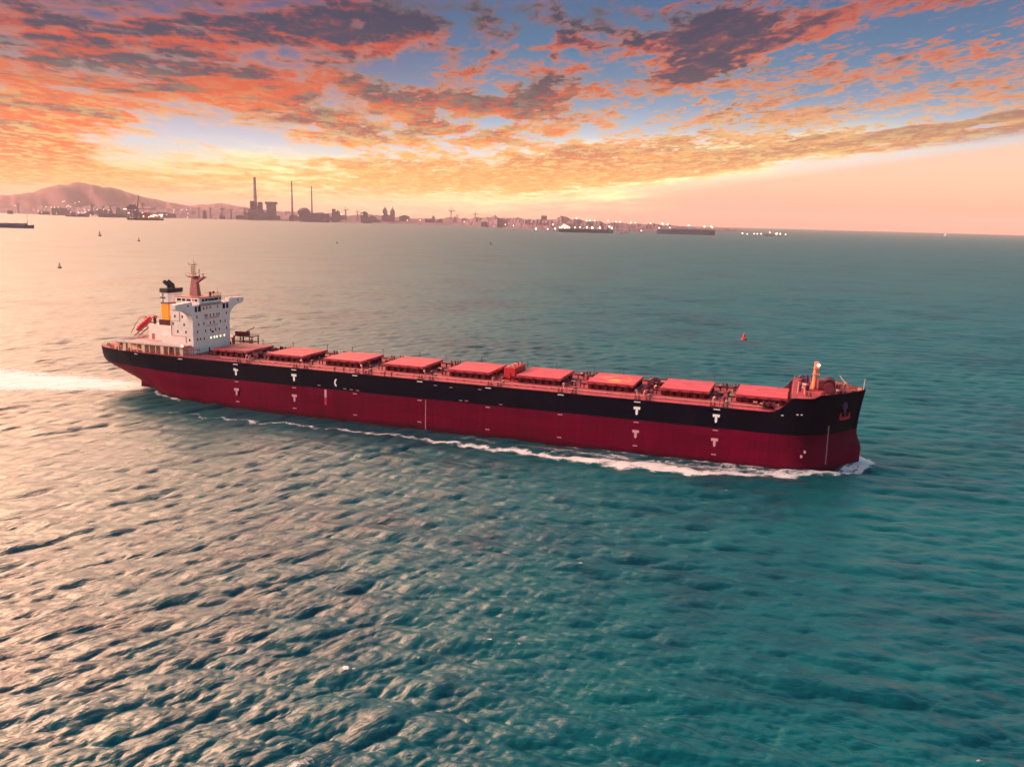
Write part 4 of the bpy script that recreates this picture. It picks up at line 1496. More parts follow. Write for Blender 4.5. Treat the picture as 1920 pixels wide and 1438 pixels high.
for k in range(11):
    t = -8.5 + k * 1.7
    mb.tube(L(-163.2, t, DK), L(-163.2, t, DK + 1.1), 0.045, 'gear', n=4)
for hz in (0.55, 1.1):
    mb.tube(L(-163.2, -8.5, DK + hz), L(-163.2, 8.5, DK + hz), 0.035, 'gear_light', n=4)
mb.build('stern_railing', ship)
# dark mooring gear hump at the stern's far side and gangway with lamp on the near side
mb = MB()
mb.box(-156, -150, 5.0, 11.0, DK, 18.6, 'gear')
mb.tube((-153, 5.2, 19.0), (-153, 10.8, 19.0), 0.9, 'gear', n=14)
mb.build('rope_drum', ship)
mb = MB()
mb.box(-119.2, -111.5, -16.6, -15.4, 19.6, 19.8, 'gear')
for s in (-119, -116.6, -114.2, -111.7):
    for t in (-16.5, -15.5):
        mb.tube((s, t, DK), (s, t, 20.7), 0.06, 'gear', n=4)
mb.tube((-119, -16.5, 20.7), (-111.7, -16.5, 20.7), 0.05, 'gear', n=4)
gw = mb.build('gangway', ship)
mb = MB()
mb.box(-119.4, -118.9, -15.9, -15.3, 20.2, 20.9, 'litwin')
mb.build('gangway_lamp', gw)
# provision crane on the far side forward of the house
mb = MB()
for s in (-117.4, -113, -109):
    for t in (12, 16):
        mb.tube((s, t, DK), (s, t, 21.2), 0.25, 'gear', n=6)
mb.box(-117.6, -108.7, 11.7, 16.3, 19.0, 19.3, 'coaming')
mb.box(-117.6, -108.7, 11.7, 16.3, 21.2, 21.5, 'gear')
mb.box(-117.2, -112.5, 12.5, 15.5, 21.5, 23.0, 'gear')
mb.tube((-113, 14, 23), (-109, 14, 25.0), 0.2, 'mast', n=6)
mb.build('provision_crane', ship)

# ---- forecastle
mb = MB()
mb.tube(L(99.0, 0, FCZ), L(99.0, 0, 29.4), 0.75, 'orange', 0.45, n=12)
mb.tube(L(98.0, 0, FCZ), L(98.9, 0, 25.5), 0.18, 'orange', n=6)
mb.box(98.2, 100.3, -0.9, 0.9, 25.8, 26.0, 'orange')
mb.box(98.3, 100.0, -0.8, 0.8, 27.6, 27.75, 'orange')
mb.box(98.5, 99.8, -1.4, 1.4, 29.3, 29.5, 'orange')
for k in range(12):
    mb.box(99.55, 99.75, -0.3, 0.3, 22 + k * 0.6, 22.06 + k * 0.6, 'orange')
fm = mb.build('foremast', ship)
mb = MB()
mb.ball((99.75, -0.5, 28.7), 0.42, 'lamp_white')
mb.build('mast_lamp', fm)
for t in (-4.2, 4.2):
    gear('mooring_winch', 103.0, t, FCZ, rz=R(90), sc=1.7)
mb = MB()
mb.tube((103.2, -2.6, 23.3), (103.2, 2.6, 23.3), 1.7, 'coaming', n=18)
mb.box(101.6, 104.4, -3.0, 3.0, FCZ, 22.6, 'coaming')
mb.box(100.2, 101.6, -1.6, 1.6, FCZ, 24.2, 'gear')
mb.build('windlass', ship)
mb = MB()
mb.tube(L(108.4, 0, FCZ), L(108.3, 0, 23.2), 0.24, 'cream', n=8)
mb.tube(L(108.3, 0, 23.1), L(105.9, 0, 26.0), 0.2, 'cream', 0.14, n=8)
mb.tube(L(108.0, 0, 23.0), L(106.9, 0, 24.9), 0.1, 'gear', n=6)
mb.build('bow_davit', ship)
mb = MB()
mb.tube(L(112.7, 0, FCZ), L(112.9, 0, 25.6), 0.1, 'cream', 0.06, n=6)
mb.build('jackstaff', ship)
mb = MB()
mb.box(111.2, 112.2, -0.9, 0.9, FCZ, 22.6, 'orange')
mb.build('bow_fairlead', ship)
mb = MB()
mb.tube(L(94.3, 10.5, DK), L(94.7, 10.5, 25.0), 0.2, 'gear_light', n=6)
mb.build('ladder_post', ship)
for s, t, k_, sc in ((95, 6, 'deck_vent', 1.3), (96.5, 10, 'cowl_vent', 1.3), (95.4, -3, 'deck_vent', 1.5), (96.5, 3, 'valve_box', 1.8), (97.5, -8, 'cowl_vent', 1.4), (95, -9, 'deck_vent', 1.4),
                     (97.6, 12.5, 'bollard', 1.0), (101.5, 10.2, 'bollard', 1.0), (107, 5, 'bollard', 1.0), (106, -6, 'bollard', 1.0), (101, -10, 'bollard', 1.0), (110, 1.5, 'valve_box', 1.0), (105.5, 6.5, 'valve_box', 1.4),
                     (107.5, -3, 'cowl_vent', 1.2)):
    gear(k_, s, t, FCZ, rz=s, sc=sc)
mb = MB()
for k in range(4):
    mb.lathe(95.2 + 0.55 * k, 8.5 - k * 0.3, [(0.35, FCZ), (0.35, 23.4 + 0.3 * (k % 2)), (0.55, 23.6 + 0.3 * (k % 2)), (0.1, 24.2)], 'bluegear', 10)
mb.build('blue_vent_group', ship)
mb = MB()
for sd_ in (1, -1):
    for k in range(10):
        s = 93.4 + k * 0.65
        t = (half_breadth(s, 21.4) - 0.35) * sd_
        mb.tube(L(s, t, FCZ), L(s, t, FCZ + 1.1), 0.05, 'gear_light', n=4)
for k in range(16):
    t = -16 + k * 2.13
    mb.tube(L(93.0, t, FCZ), L(93.0, t, FCZ + 1.1), 0.05, 'gear_light', n=4)
for hz in (0.6, 1.1):
    mb.tube(L(93.0, -16.5, FCZ + hz), L(93.0, 16.5, FCZ + hz), 0.04, 'gear_light', n=4)
mb.build('forecastle_railing', ship)


# ------------------------------------------------------------------ far shore
SHORE = [(-16000, 11500), (-9000, 9600), (-5215, 8777), (-4267, 8200), (-3400, 8150), (-2497, 8339), (-1728, 8098), (-580, 8042), (-200, 7300), (125, 6500), (420, 6250), (900, 6700), (1500, 7600), (2100, 8700), (2650, 9900)]


def build_land():
    # height profile of the skyline against bearing (degrees), metres
    hx = [-60, -36, -31, -28, -25, -22, -19, -16.5, -14, -11, -8, -5, -3, -1.5, 0, 1.5, 3, 5, 8, 10.5, 13, 16]
    hz = [40, 60, 66, 74, 84, 94, 100, 96, 88, 70, 62, 58, 66, 84, 76, 72, 90, 66, 56, 44, 26, 2]
    pts = []
    for (x0, y0), (x1, y1) in zip(SHORE, SHORE[1:]):
        n = 40
        for k in range(n):
            f = k / n
            pts.append((x0 + (x1 - x0) * f, y0 + (y1 - y0) * f))
    pts.append(SHORE[-1])
    g = np.random.default_rng(5)
    rows = [0, 20, 80, 220, 420, 700, 1100, 1700, 2600]
    hts = [-1.0, 3.5, 0.10, 0.20, 0.42, 0.75, 1.0, 0.9, 0.4]
    vs, fs = [], []
    n = len(pts)
    rough = g.normal(0, 1, (len(rows), n))
    for j in range(len(rows)):
        k = np.ones(5) / 5
        rough[j] = np.convolve(rough[j], k, 'same') * 1.4
    for i, (x, y) in enumerate(pts):
        d = math.hypot(x, y)
        b = math.degrees(math.atan2(x, y))
        top = float(np.interp(b, hx, hz))
        jit = 25 * math.sin(i * 1.7) * math.sin(i * 0.37)
        for j, rr in enumerate(rows):
            f = (d + rr + (jit if j == 0 else 0)) / d
            if j < 2:
                z = hts[j]
            else:
                z = max(3.5, top * hts[j] * (1 + 0.16 * rough[j, i]) + 3 * rough[j, i])
            vs.append((x * f, y * f, z))
    m = len(rows)
    for i in range(n - 1):
        for j in range(m - 1):
            fs.append((i * m + j, (i + 1) * m + j, (i + 1) * m + j + 1, i * m + j + 1))
    mb = MB()
    mb.poly(vs, fs, 'land')
    o = mb.build('far_shore', smooth=False)
    structure(o)
    # mountain behind
    prof = [(-47, 40), (-40, 90), (-33, 130), (-31, 160), (-30, 205), (-29.2, 240), (-28.3, 285), (-27.6, 322), (-27.0, 348), (-26.55, 362), (-26.2, 352), (-25.7, 330), (-25.2, 332), (-24.6, 312), (-23.9, 262), (-23.2, 215), (-22.4, 186),
            (-21.6, 160), (-20.6, 128), (-19.6, 152), (-18.9, 182), (-18.2, 168), (-17.2, 130), (-16.2, 108), (-14, 70), (-10, 40)]
    bx = np.arange(-47, -9.9, 0.15)
    pz = (np.interp(bx, [p[0] for p in prof], [p[1] for p in prof]) - CAM_H) * 1.13 + CAM_H
    gj = np.random.default_rng(3)
    jag = np.convolve(gj.normal(0, 1, len(bx)), np.ones(3) / 3, 'same') * 9 + np.convolve(gj.normal(0, 1, len(bx)), np.ones(9) / 9, 'same') * 22
    pz = pz + jag * np.clip(pz / 300, 0.15, 1)
    vs, fs = [], []
    drow = [(9600, 0.0), (9900, 0.28), (10150, 0.6), (10350, 0.86), (10500, 1.0), (10750, 0.85), (11300, 0.4), (11900, 0.0)]
    g = np.random.default_rng(9)
    for i, b in enumerate(bx):
        for j, (d, h) in enumerate(drow):
            z = pz[i] * h + (g.normal(0, 6) if 0 < j < 7 and j != 4 else g.normal(0, 1.0))
            dd = d * 1.238 + 120 * math.sin(b * 3.1 + j)
            vs.append((dd * math.sin(R(b)), dd * math.cos(R(b)), max(z, -2) if j else -2))
    m = len(drow)
    for i in range(len(bx) - 1):
        for j in range(m - 1):
            fs.append((i * m + j, (i + 1) * m + j, (i + 1) * m + j + 1, i * m + j + 1))
    mb = MB()
    mb.poly(vs, fs, 'hill')
    structure(mb.build('mountain', smooth=True))


build_land()


def bear(px):            # bearing of a photo column near the skyline
    return math.atan((px - 960) / F_PX * 0.9821 + 0.0)


def far_pt(b, d):
    return (d * math.sin(b), d * math.cos(b))


# bearings are in radians from the view axis; distances in metres from the camera
def chimney(px, d, h, r, label, stripes, smoke=False):
    x, y = far_pt(bear(px), d)
    t = thing('power_station_chimney', label, 'chimney', (x, y, 20), 0)
    mb = MB()
    n = 8
    for k in range(n):
        z0, z1 = h * k / n, h * (k + 1) / n
        r0, r1 = r * (1 - 0.45 * k / n), r * (1 - 0.45 * (k + 1) / n)
        m = stripes[k % len(stripes)]
        mb.tube((0, 0, z0), (0, 0, z1), r0, m, r1, n=14, caps=(k in (0, n - 1)))
    mb.build('shaft', t, smooth=False)
    mb = MB()
    mb.lathe(0, 0, [(r * 0.55, h), (r * 0.66, h + 1), (r * 0.66, h + 8), (r * 0.5, h + 9)], 'bldg_dark', 14)
    mb.lathe(0, 0, [(r * 0.78, h * 0.52), (r * 0.95, h * 0.525), (r * 0.95, h * 0.535), (r * 0.76, h * 0.54)], 'bldg_dark', 14)
    mb.build('rim', t)
    return x, y


cx_, cy_ = chimney(471, 8800, 375, 21, 'thick tall chimney with a smoke plume standing on a boiler house', ['far_red', 'bldg_pink', 'bldg_pink', 'bldg_pink', 'bldg_pink', 'bldg', 'bldg', 'bldg_dark'], True)
chimney(540, 8700, 350, 11, 'slender red chimney between the power station and a shorter thin stack', ['bldg_pink', 'bldg_pink', 'bldg_pink', 'far_red', 'bldg_pink', 'bldg_pink', 'far_red', 'far_steel'])
chimney(577, 8700, 305, 9, 'shortest thin chimney, right of the slender red chimney', ['bldg_pink', 'bldg_pink', 'bldg', 'bldg_pink', 'bldg', 'bldg', 'far_steel', 'far_steel'])

# smoke from the thick chimney
mt = bpy.data.materials.new('chimney_smoke')
mt.use_nodes = True
N = NT(mt.node_tree)
out = N.n('ShaderNodeOutputMaterial')
pv = N.n('ShaderNodeVolumePrincipled')
pv.inputs['Color'].default_value = (0.55, 0.42, 0.40, 1)
tcn = N.n('ShaderNodeTexCoord')
N.put(pv.inputs['Density'], N.mul(N.ss(N.noise(tcn.outputs['Object'], 0.035, 4, 0.6), 0.38, 0.62), 0.035))
N.t.links.new(pv.outputs[0], out.inputs['Volume'])
M['smoke'] = mt
mb = MB()
sx = [(0, 0, 8), (-8, 9, 10), (-24, 19, 12), (-46, 26, 13), (-74, 32, 13), (-106, 40, 10), (-132, 45, 5)]
vs, fs = [], []
n = 12
for (a, zz, rr) in sx:
    for k in range(n):
        an = 2 * math.pi * k / n
        vs.append((a + rr * 0.5 * math.sin(an), rr * math.cos(an), zz + rr * math.sin(an) * 0.8))
for i in range(len(sx) - 1):
    for k in range(n):
        fs.append((i * n + k, i * n + (k + 1) % n, (i + 1) * n + (k + 1) % n, (i + 1) * n + k))
fs += [tuple(range(n)), tuple(range((len(sx) - 1) * n, len(sx) * n))]
mb.poly(vs, fs, 'smoke')
sm = mb.build('smoke_plume', loc=(cx_, cy_, 20 + 375 + 16))
tag(sm, 'thin brown smoke drifting left from the thick power station chimney', 'smoke', kind='stuff')


def far_block(name, label, cat, px, d, w, h, dep, m, group=None, z0=6.0, feat=None, roof=None):
    x, y = far_pt(bear(px), d)
    rz = -bear(px)
    mb = MB()
    mb.box(-w / 2, w / 2, 0, dep, -4, h, m)
    if feat == 'hall':
        mb.prism([(-w / 2 - 2, h), (w / 2 + 2, h), (w / 2 * 0.1, h + h * 0.22)], 1, -1, dep + 1, 'bldg_dark')
    elif feat == 'tower':
        mb.box(-w * 0.3, w * 0.3, 2, dep * 0.8, h, h * 1.14, m)
        mb.box(-w * 0.08, w * 0.08, 4, 10, h * 1.14, h * 1.3, 'far_steel')
    elif feat == 'steps':
        mb.box(-w * 0.5, -w * 0.05, 2, dep * 0.8, h, h * 1.25, m)
        mb.box(w * 0.1, w * 0.32, 2, dep * 0.8, h, h * 1.12, 'bldg_dark')
    elif feat == 'dome':
        mb.lathe(0, dep / 2, [(w * 0.45, h), (w * 0.4, h * 1.12), (w * 0.28, h * 1.24), (w * 0.1, h * 1.3)], m, 14)
    # rows of window bands, a shallow step proud of the wall
    nb = max(1, int(h / 16))
    for k in range(nb):
        zz = h * (k + 0.55) / nb
        mb.box(-w * 0.44, w * 0.44, -0.6, 0.0, zz, zz + h / nb * 0.28, 'bldg_dark' if m != 'bldg_dark' else 'bldg')
    o = mb.build(name, loc=(x, y, z0))
    o.rotation_euler = (0, 0, rz)
    tag(o, label, cat, group)
    return o


# power station
bx, by = far_pt(bear(472), 8740)
t = thing('boiler_house', 'blocky boiler house with open framing at the foot of the thick chimney', 'power station', (bx, by, 14), -bear(472))
mb = MB()
mb.box(-72, 72, 0, 80, 0, 84, 'bldg_dark')
mb.box(-110, -72.2, 6, 60, 0, 58, 'bldg')
mb.build('wall', t)
mb = MB()
mb.box(-52, -14, 4, 60, 84, 166, 'bldg_dark')
mb.box(20, 62, 4, 60, 84, 158, 'bldg_dark')
mb.box(-14, 20, 10, 50, 84, 122, 'bldg')
mb.build('boiler_tower', t)
mb = MB()
for z in (98, 118, 140):
    mb.box(-54, 64, -3, 4, z, z + 3.5, 'far_steel')
for x_ in (-53, -14, 20, 62):
    mb.box(x_ - 1.5, x_ + 1.5, -2, 3, 84, 156, 'far_steel')
mb.build('frame', t)
o = far_block('cooling_tower', 'wide blue-grey cooling block flaring at its top beside the power station', 'cooling tower', 501, 8720, 92, 140, 70, 'bldg_dark', z0=12)
mb = MB()
mb.box(-58, 58, -8, 78, 140, 164, 'bldg_dark')
mb.build('top_slab', o)
far_block('domed_shed', 'dark round-topped shed beyond the slender red chimney', 'shed', 562, 8650, 120, 92, 60, 'bldg_dark', z0=10, feat='dome')
far_block('long_warehouse', 'long dark slate warehouse on the water below the shortest chimney', 'warehouse', 582, 7950, 250, 74, 60, 'bldg_dark', z0=2)
far_block('twin_block', 'left of two close square tower blocks above the middle shore', 'tower block', 714, 8500, 46, 118, 40, 'bldg', z0=10, feat='tower')
far_block('twin_block', 'right of two close square tower blocks above the middle shore', 'tower block', 728, 8500, 46, 112, 40, 'bldg', z0=10, feat='tower')
far_block('office_block', 'dark upright office block right of the long slate warehouse', 'office block', 622, 8300, 75, 92, 40, 'bldg_dark', z0=8, feat='steps')
far_block('pink_terminal', 'pale pink terminal building low at the water, left of the twin tower blocks', 'terminal', 680, 7960, 85, 46, 40, 'bldg_pink', z0=4)
far_block('hall', 'dark gabled hall behind the pale pink terminal', 'hall', 675, 8400, 70, 84, 40, 'bldg_dark', z0=8, feat='hall')
far_block('hill_station', 'small flat-roofed station crowning the green headland', 'building', 1012, 6900, 46, 30, 30, 'bldg_dark', z0=74)
far_block('headland_house', 'pale pink house row on the green headland slope', 'houses', 1010, 6500, 70, 14, 18, 'bldg_pink', z0=34)
far_block('red_depot', 'reddish low depot behind the brightly lit ship', 'depot', 1064, 6600, 75, 34, 30, 'bldg_pink', z0=14)

# crowd of plain blocks along the shore: nothing in the photograph tells these apart
rb = random.Random(21)
for k in range(56):
    px = rb.choice([rb.uniform(4, 440), rb.uniform(440, 640), rb.uniform(620, 990), rb.uniform(2, 990)])
    base_d = 8300 if px < 900 else 6900
    if px < 260:
        base_d = 8900
    d = base_d + rb.uniform(60, 500)
    far_block('harbour_block', 'plain hazy low building among the crowded blocks of the far harbour', 'building', px, d, rb.uniform(30, 100), rb.uniform(22, 68), rb.uniform(20, 40),
              rb.choice(['bldg', 'bldg', 'bldg_pink', 'bldg_dark']), group='plain blocks along the far harbour', z0=6, feat=rb.choice([None, 'hall', 'steps', 'tower']))
# port cranes and pylons
crane = None
for k, (px, d, sc) in enumerate(((365, 8400, 1.0), (386, 8400, 1.0), (408, 8400, 1.05), (425, 8350, 0.95), (451, 8380, 1.1), (164, 8500, 0.95), (199, 8350, 1.0), (186, 8600, 0.9), (212, 8500, 0.85),
                                 (640, 8500, 1.25), (662, 8500, 1.05), (838, 8700, 1.5), (849, 8600, 0.9), (883, 8600, 1.2), (26, 9300, 0.9))):
    x, y = far_pt(bear(px), d)
    if crane is None:
        crane = thing('harbour_crane', 'slim dark harbour crane rising over the far quay', 'crane', (x, y, 20), -bear(px), 'slim cranes along the far quay')
        mb = MB()
        for sx_ in (-7, 7):
            for sy_ in (-7, 7):
                mb.tube((sx_, sy_, -16), (sx_ * 0.4, sy_ * 0.4, 96), 2.2, 'far_steel', 1.6, n=5)
        for z in (10, 40, 70):
            mb.box(-6.5 + z * 0.04, 6.5 - z * 0.04, -6.5 + z * 0.04, 6.5 - z * 0.04, z, z + 3, 'far_steel')
        mb.tube((0, 0, 96), (0, 0, 128), 2.0, 'far_steel', 1.0, n=5)
        mb.build('mast_tower', crane)
        mb = MB()
        mb.box(-22, 34, -2, 2, 92, 97, 'far_steel')
        mb.tube((0, 0, 122), (30, 0, 97), 0.9, 'far_steel', n=4)
        mb.tube((0, 0, 122), (-20, 0, 97), 0.9, 'far_steel', n=4)
        mb.build('jib', crane)
        mb = MB()
        mb.box(-6, 6, -4, 4, 84, 91, 'bldg_dark')
        mb.build('cab', crane)
        crane.scale = (sc * 0.82,) * 3
    else:
        o = copy_tree(crane)
        o.location = (x, y, 20)
        o.rotation_euler = (0, 0, -bear(px) + rb.uniform(-0.5, 0.5))
        o.scale = (sc * 0.82,) * 3

# conveyor gallery between crane and power station
a = far_pt(bear(451), 8360)
b = far_pt(bear(480), 8620)
mb = MB()
mb.tube((a[0], a[1], 60), (b[0], b[1], 100), 5, 'far_steel', n=6)
for f in (0.2, 0.5, 0.8):
    px_, py_ = a[0] + (b[0] - a[0]) * f, a[1] + (b[1] - a[1]) * f
    mb.tube((px_, py_, 0), (px_, py_, 60 + 40 * f), 2, 'far_steel', n=5)
tag(mb.build('conveyor_gallery'), 'sloping conveyor gallery climbing from a quay crane to the boiler house', 'conveyor')

# floodlight masts along the shore
lampt = None
spots = [(20, 386, 9100), (63, 395, 8700), (69, 397, 8700), (78, 388, 9000), (88, 389, 9000), (94, 389, 9000), (101, 389, 9000), (97, 399, 8600), (110, 380, 9400), (117, 388, 9100), (120, 386, 9100), (113, 379, 9400),
         (133, 382, 9300), (141, 380, 9300), (124, 388, 9000), (138, 397, 8400), (150, 393, 8500), (158, 394, 8500), (174, 393, 8500), (186, 393, 8450), (196, 394, 8450), (183, 401, 8300), (146, 406, 8150), (161, 406, 8150),
         (199, 406, 8150), (208, 405, 8150), (220, 406, 8150), (318, 394, 8400), (317, 398, 8400), (332, 394, 8700), (342, 394, 8700), (344, 400, 8300), (343, 408, 8120), (304, 402, 8200), (551, 404, 8150), (632, 402, 8250),
         (671, 402, 8300), (756, 413, 8080), (780, 413, 8080), (863, 416, 8040), (955, 423, 7000), (940, 421, 7100), (1073, 410, 6400), (1092, 414, 6400), (1098, 414, 6400), (1107, 414, 6500), (1132, 414, 6700), (1147, 416, 6800), (1155, 416, 6800),
         (1175, 417, 7000), (1184, 418, 7000), (1212, 419, 7300), (1029, 421, 6350), (710, 402, 8500)]
for (px, py, d) in spots:
    eye = 411.6 + 0.0257 * (px - 960)
    z = (eye - py) / F_PX * d * 0.98 + CAM_H
    z = max(z, 14)
    x, y = far_pt(bear(px), d)
    warm = px < 600
    rad = 4.6 if px > 1020 else (4.2 if warm else 4.0)
    if lampt is None:
        lampt = {}
    key = (warm, round(rad, 1))
    if key not in lampt:
        lab, grp = (('floodlight mast, one of many warm pink lights left of the power station', 'warm harbour lights on the left shore') if warm else
                    ('bright floodlight mast over the headland behind the two moored ships', 'lamps over the headland') if px > 1020 else
                    ('floodlight mast, one of the few lamps on the middle shore', 'lamps on the middle shore'))
        ob = thing('floodlight_mast', lab, 'floodlight', (x, y, z), 0, grp)
        mb = MB()
        mb.tube((0, 0, -60), (0, 0, -rad * 0.5), 1.0, 'far_steel', n=5)
        mb.build('mast', ob)
        mb = MB()
        mb.ball((0, 0, 0), rad, 'lamp_pink' if warm else 'lamp', 8, 0.8)
        mb.build('lamp', ob)
        lampt[key] = ob
    else:
        o = copy_tree(lampt[key])
        o.location = (x, y, z)


# ------------------------------------------------------------------ moored and passing vessels
def ship_hull(mb, ln, bm, h, m, m2=None, bow=1):
    n = 13
    prof = []
    for k in range(n):
        f = k / (n - 1)
        s = -ln / 2 + ln * f
        w = bm / 2 * min(1, (1 - max(0, f - 0.86) / 0.14 * 0.999) ** 0.6 if f > 0.86 else (0.75 + f / 0.1 * 0.25 if f < 0.1 else 1))
        prof.append((s, w))
    vs, fs = [], []
    for (s, w) in prof:
        rk = 1.0 + (0.02 if s > ln * 0.3 else 0)
        zt = h * (1.16 if s > ln * 0.42 else 1.0)
        vs += [(s, -w * 0.96, -4), (s * rk, -w, zt), (s * rk, w, zt), (s, w * 0.96, -4)]
    for i in range(n - 1):
        o = i * 4
        for j in range(4):
            fs.append((o + j, o + 4 + j, o + 4 + (j + 1) % 4, o + (j + 1) % 4))
    fs += [(0, 1, 2, 3), ((n - 1) * 4, (n - 1) * 4 + 1, (n - 1) * 4 + 2, (n - 1) * 4 + 3)]
    mb.poly(vs, fs, m)


# brightly lit moored ship
v = thing('moored_ship', 'teal hulled moored ship ablaze with yellow deck lights at its stern', 'ship', (425, 5330, 0), R(4))
mb = MB()
ship_hull(mb, 345, 42, 21, 'teal_hull')
mb.build('hull', v)
mb = MB()
mb.box(-160, -100, -14, 14, 20.8, 30, 'cream')
mb.box(-146, -108, -11, 11, 30, 42, 'cream')
mb.box(-136, -116, -8, 8, 42, 52, 'cream')
mb.build('superstructure', v)
for k in range(26):
    mb = MB()
    a = rb.uniform(-162, -96)
    zz = rb.uniform(24, 30) + max(0, 22 - abs(a + 128) * 0.7) * rb.random()
    mb.ball((a, -16, zz), 2.6, 'lamp', 6)
    mb.build('deck_lamp', v)
mb = MB()
for a in (-40, 5, 42, 90):
    mb.box(a - 14, a + 14, -12, 12, 20.8, 31, 'bldg_pink')
mb.box(88, 112, -12, 12, 20.8, 46, 'bldg_pink')
mb.box(-96, -60, -12, 12, 20.8, 30, 'bldg_pink')
mb.build('deck_cargo', v)
mb = MB()
mb.tube((140, 0, 20), (140, 0, 48), 3.5, 'far_green', 2, n=6)
mb.tube((140, 0, 46), (158, 0, 36), 2, 'far_green', n=6)
mb.build('derrick', v)
for a, zz, r in ((-35, 32, 3.0), (8, 32, 5.0), (40, 31, 5.2), (44, 30, 3), (88, 31, 5.0), (146, 40, 4.5), (162, 32, 5.5), (-66, 30, 3)):
    mb = MB()
    mb.ball((a, -15, zz), r, 'lamp_white', 8)
    mb.build('deck_lamp', v)
# slate blue moored tanker
v = thing('moored_tanker', 'plain slate blue tanker lying moored right of the lit ship', 'ship', (1112, 5690, 0), R(-11))
mb = MB()
ship_hull(mb, 372, 46, 30, 'slate_hull')
mb.build('hull', v)
mb = MB()
mb.box(-165, -130, -15, 15, 29.8, 46, 'bldg_pink')
mb.box(-162, -156, -4, 4, 46, 66, 'far_green')
mb.box(-138, -90, -14, 14, 29.8, 38, 'bldg_pink')
mb.box(-90, 150, -12, 12, 29.8, 35, 'slate_hull')
mb.build('superstructure', v)
mb = MB()
for a in (16, 117, 162):
    mb.tube((a, 0, 30), (a, 0, 62 - a * 0.03), 1.2, 'far_steel', n=5)
mb.build('deck_mast', v)
for a, zz, r in ((-172, 38, 5.0), (-154, 68, 4.8), (-152, 62, 4.5), (-118, 62, 5.2), (16, 60, 4.6), (117, 54, 4.6), (160, 56, 4.8), (168, 48, 3.2), (-104, 42, 3.0)):
    mb = MB()
    mb.ball((a, -16, zz), r, 'lamp' if zz > 40 else 'lamp_pink', 8)
    mb.build('deck_lamp', v)
# flotilla of small lit boats to the right
boat = None
for k, (px, py, red, r, sc, lab) in enumerate(((1385, 437, 0, 3.6, 0.6, 'leftmost small boat showing one white light, right of the slate tanker'), (1394, 438, 0, 2.4, 0.5, 'small boat with a faint light beside the leftmost boat of the right-hand flotilla'),
                                               (1407, 438, 0, 2.8, 0.6, 'small lit boat, first of three close lights right of the slate tanker'), (1413, 438, 0, 2.8, 0.6, 'small lit boat, middle of three close lights right of the slate tanker'),
                                               (1420, 438, 0, 3.0, 0.6, 'small lit boat, last of three close lights right of the slate tanker'), (1436, 439, 1, 4.0, 1.5, 'low green-hulled barge with a reddish lit cabin in the right-hand flotilla'),
                                               (1449, 438, 0, 5.0, 0.7, 'small boat with the brightest light of the right-hand flotilla'), (1456, 439, 0, 3.4, 0.9, 'dark low workboat just right of the brightest small boat'), (1466, 439, 0, 2.6, 0.6, 'rightmost small lit boat of the flotilla'),
                                               (997, 430, 0, 4.2, 0.7, 'small boat with a light just off the headland point'), (1019, 430, 0, 3.0, 0.6, 'left of two small lit boats astern of the teal ship'), (1033, 430, 0, 3.6, 0.8, 'right of two small lit boats astern of the teal ship'),
                                               (1195, 433, 1, 4.4, 0.7, 'reddish launch with a pink light between the two moored ships'), (1159, 435, 0, 0.0, 0.7, 'small dark skiff just ahead of the teal ship'), (1167, 435, 0, 0.0, 0.8, 'second small dark skiff ahead of the teal ship, next to the launch'))):
    eye = 411.6 + 0.0257 * (px - 960)
    d = CAM_H * F_PX / (py + 2.0 - eye)
    x, y = far_pt(bear(px), d)
    v = thing('small_boat', lab, 'boat', (x, y, 0), -bear(px), 'small boats in the far roadstead')
    mb = MB()
    ship_hull(mb, 44 * sc, 14 * sc, 5 * sc, 'far_green' if red or px > 1300 else 'far_steel')
    mb.build('hull', v)
    mb = MB()
    mb.box(-14 * sc, 6 * sc, -4 * sc, 4 * sc, 4.9 * sc, 12 * sc, 'far_red' if red else 'bldg_pink')
    mb.tube((0, 0, 12 * sc), (0, 0, 26 * sc), 0.8, 'far_steel', n=5)
    mb.build('cabin', v)
    if r:
        mb = MB()
        mb.ball((2, -4 * sc - 2, 14 * sc + 2), r * 1.25, 'lamp_pink' if red else 'lamp_white', 8)
        mb.build('boat_lamp', v)

# heavy crane barge at the left
v = thing('crane_barge', 'crane barge with a raised boom, leggy platform and rows of glowing deck lights', 'crane barge', (-2555, 5985, 0), -bear(272) * 1.0)
mb = MB()
ship_hull(mb, 230, 50, 12, 'far_green')
mb.build('hull', v)
mb = MB()
for a in (-104, -88, -70, -52):
    for y in (-16, 16):
        mb.tube((a, y, 8), (a, y, 92), 4.2, 'far_steel', n=6)
mb.box(-112, -44, -22, 22, 70, 92, 'far_steel')
mb.box(-128, -44, -10, 10, 76, 82, 'far_steel')
mb.box(-100, -60, -18, 18, 92, 102, 'far_steel')
for a, b in ((-104, -70), (-88, -52)):
    mb.tube((a, -16, 10), (b, -16, 70), 2.2, 'far_steel', n=5)
    mb.tube((b, -16, 10), (a, -16, 70), 2.2, 'far_steel', n=5)
mb.box(-72, -44, -18, 18, 12, 60, 'bldg_dark')
mb.build('leg_platform', v)
mb = MB()
for dx_ in (-3, 3):
    mb.tube((-46 + dx_, 0, 80), (-36 + dx_ * 0.4, 0, 168), 2.6, 'far_steel', 1.8, n=5)
for k in range(7):
    zz = 86 + k * 11.5
    mb.tube((-48 + (zz - 80) * 0.11, 0, zz), (-42 + (zz - 74) * 0.11, 0, zz + 7), 1.2, 'far_steel', n=4)
mb.tube((-38, 0, 158), (-18, 0, 84), 0.9, 'far_steel', n=4)
mb.build('boom', v)
mb = MB()
for a, h_ in ((-58, 112), (-14, 112)):
    mb.tube((a, 0, 80), (a, 0, h_), 2.4, 'far_steel', n=5)
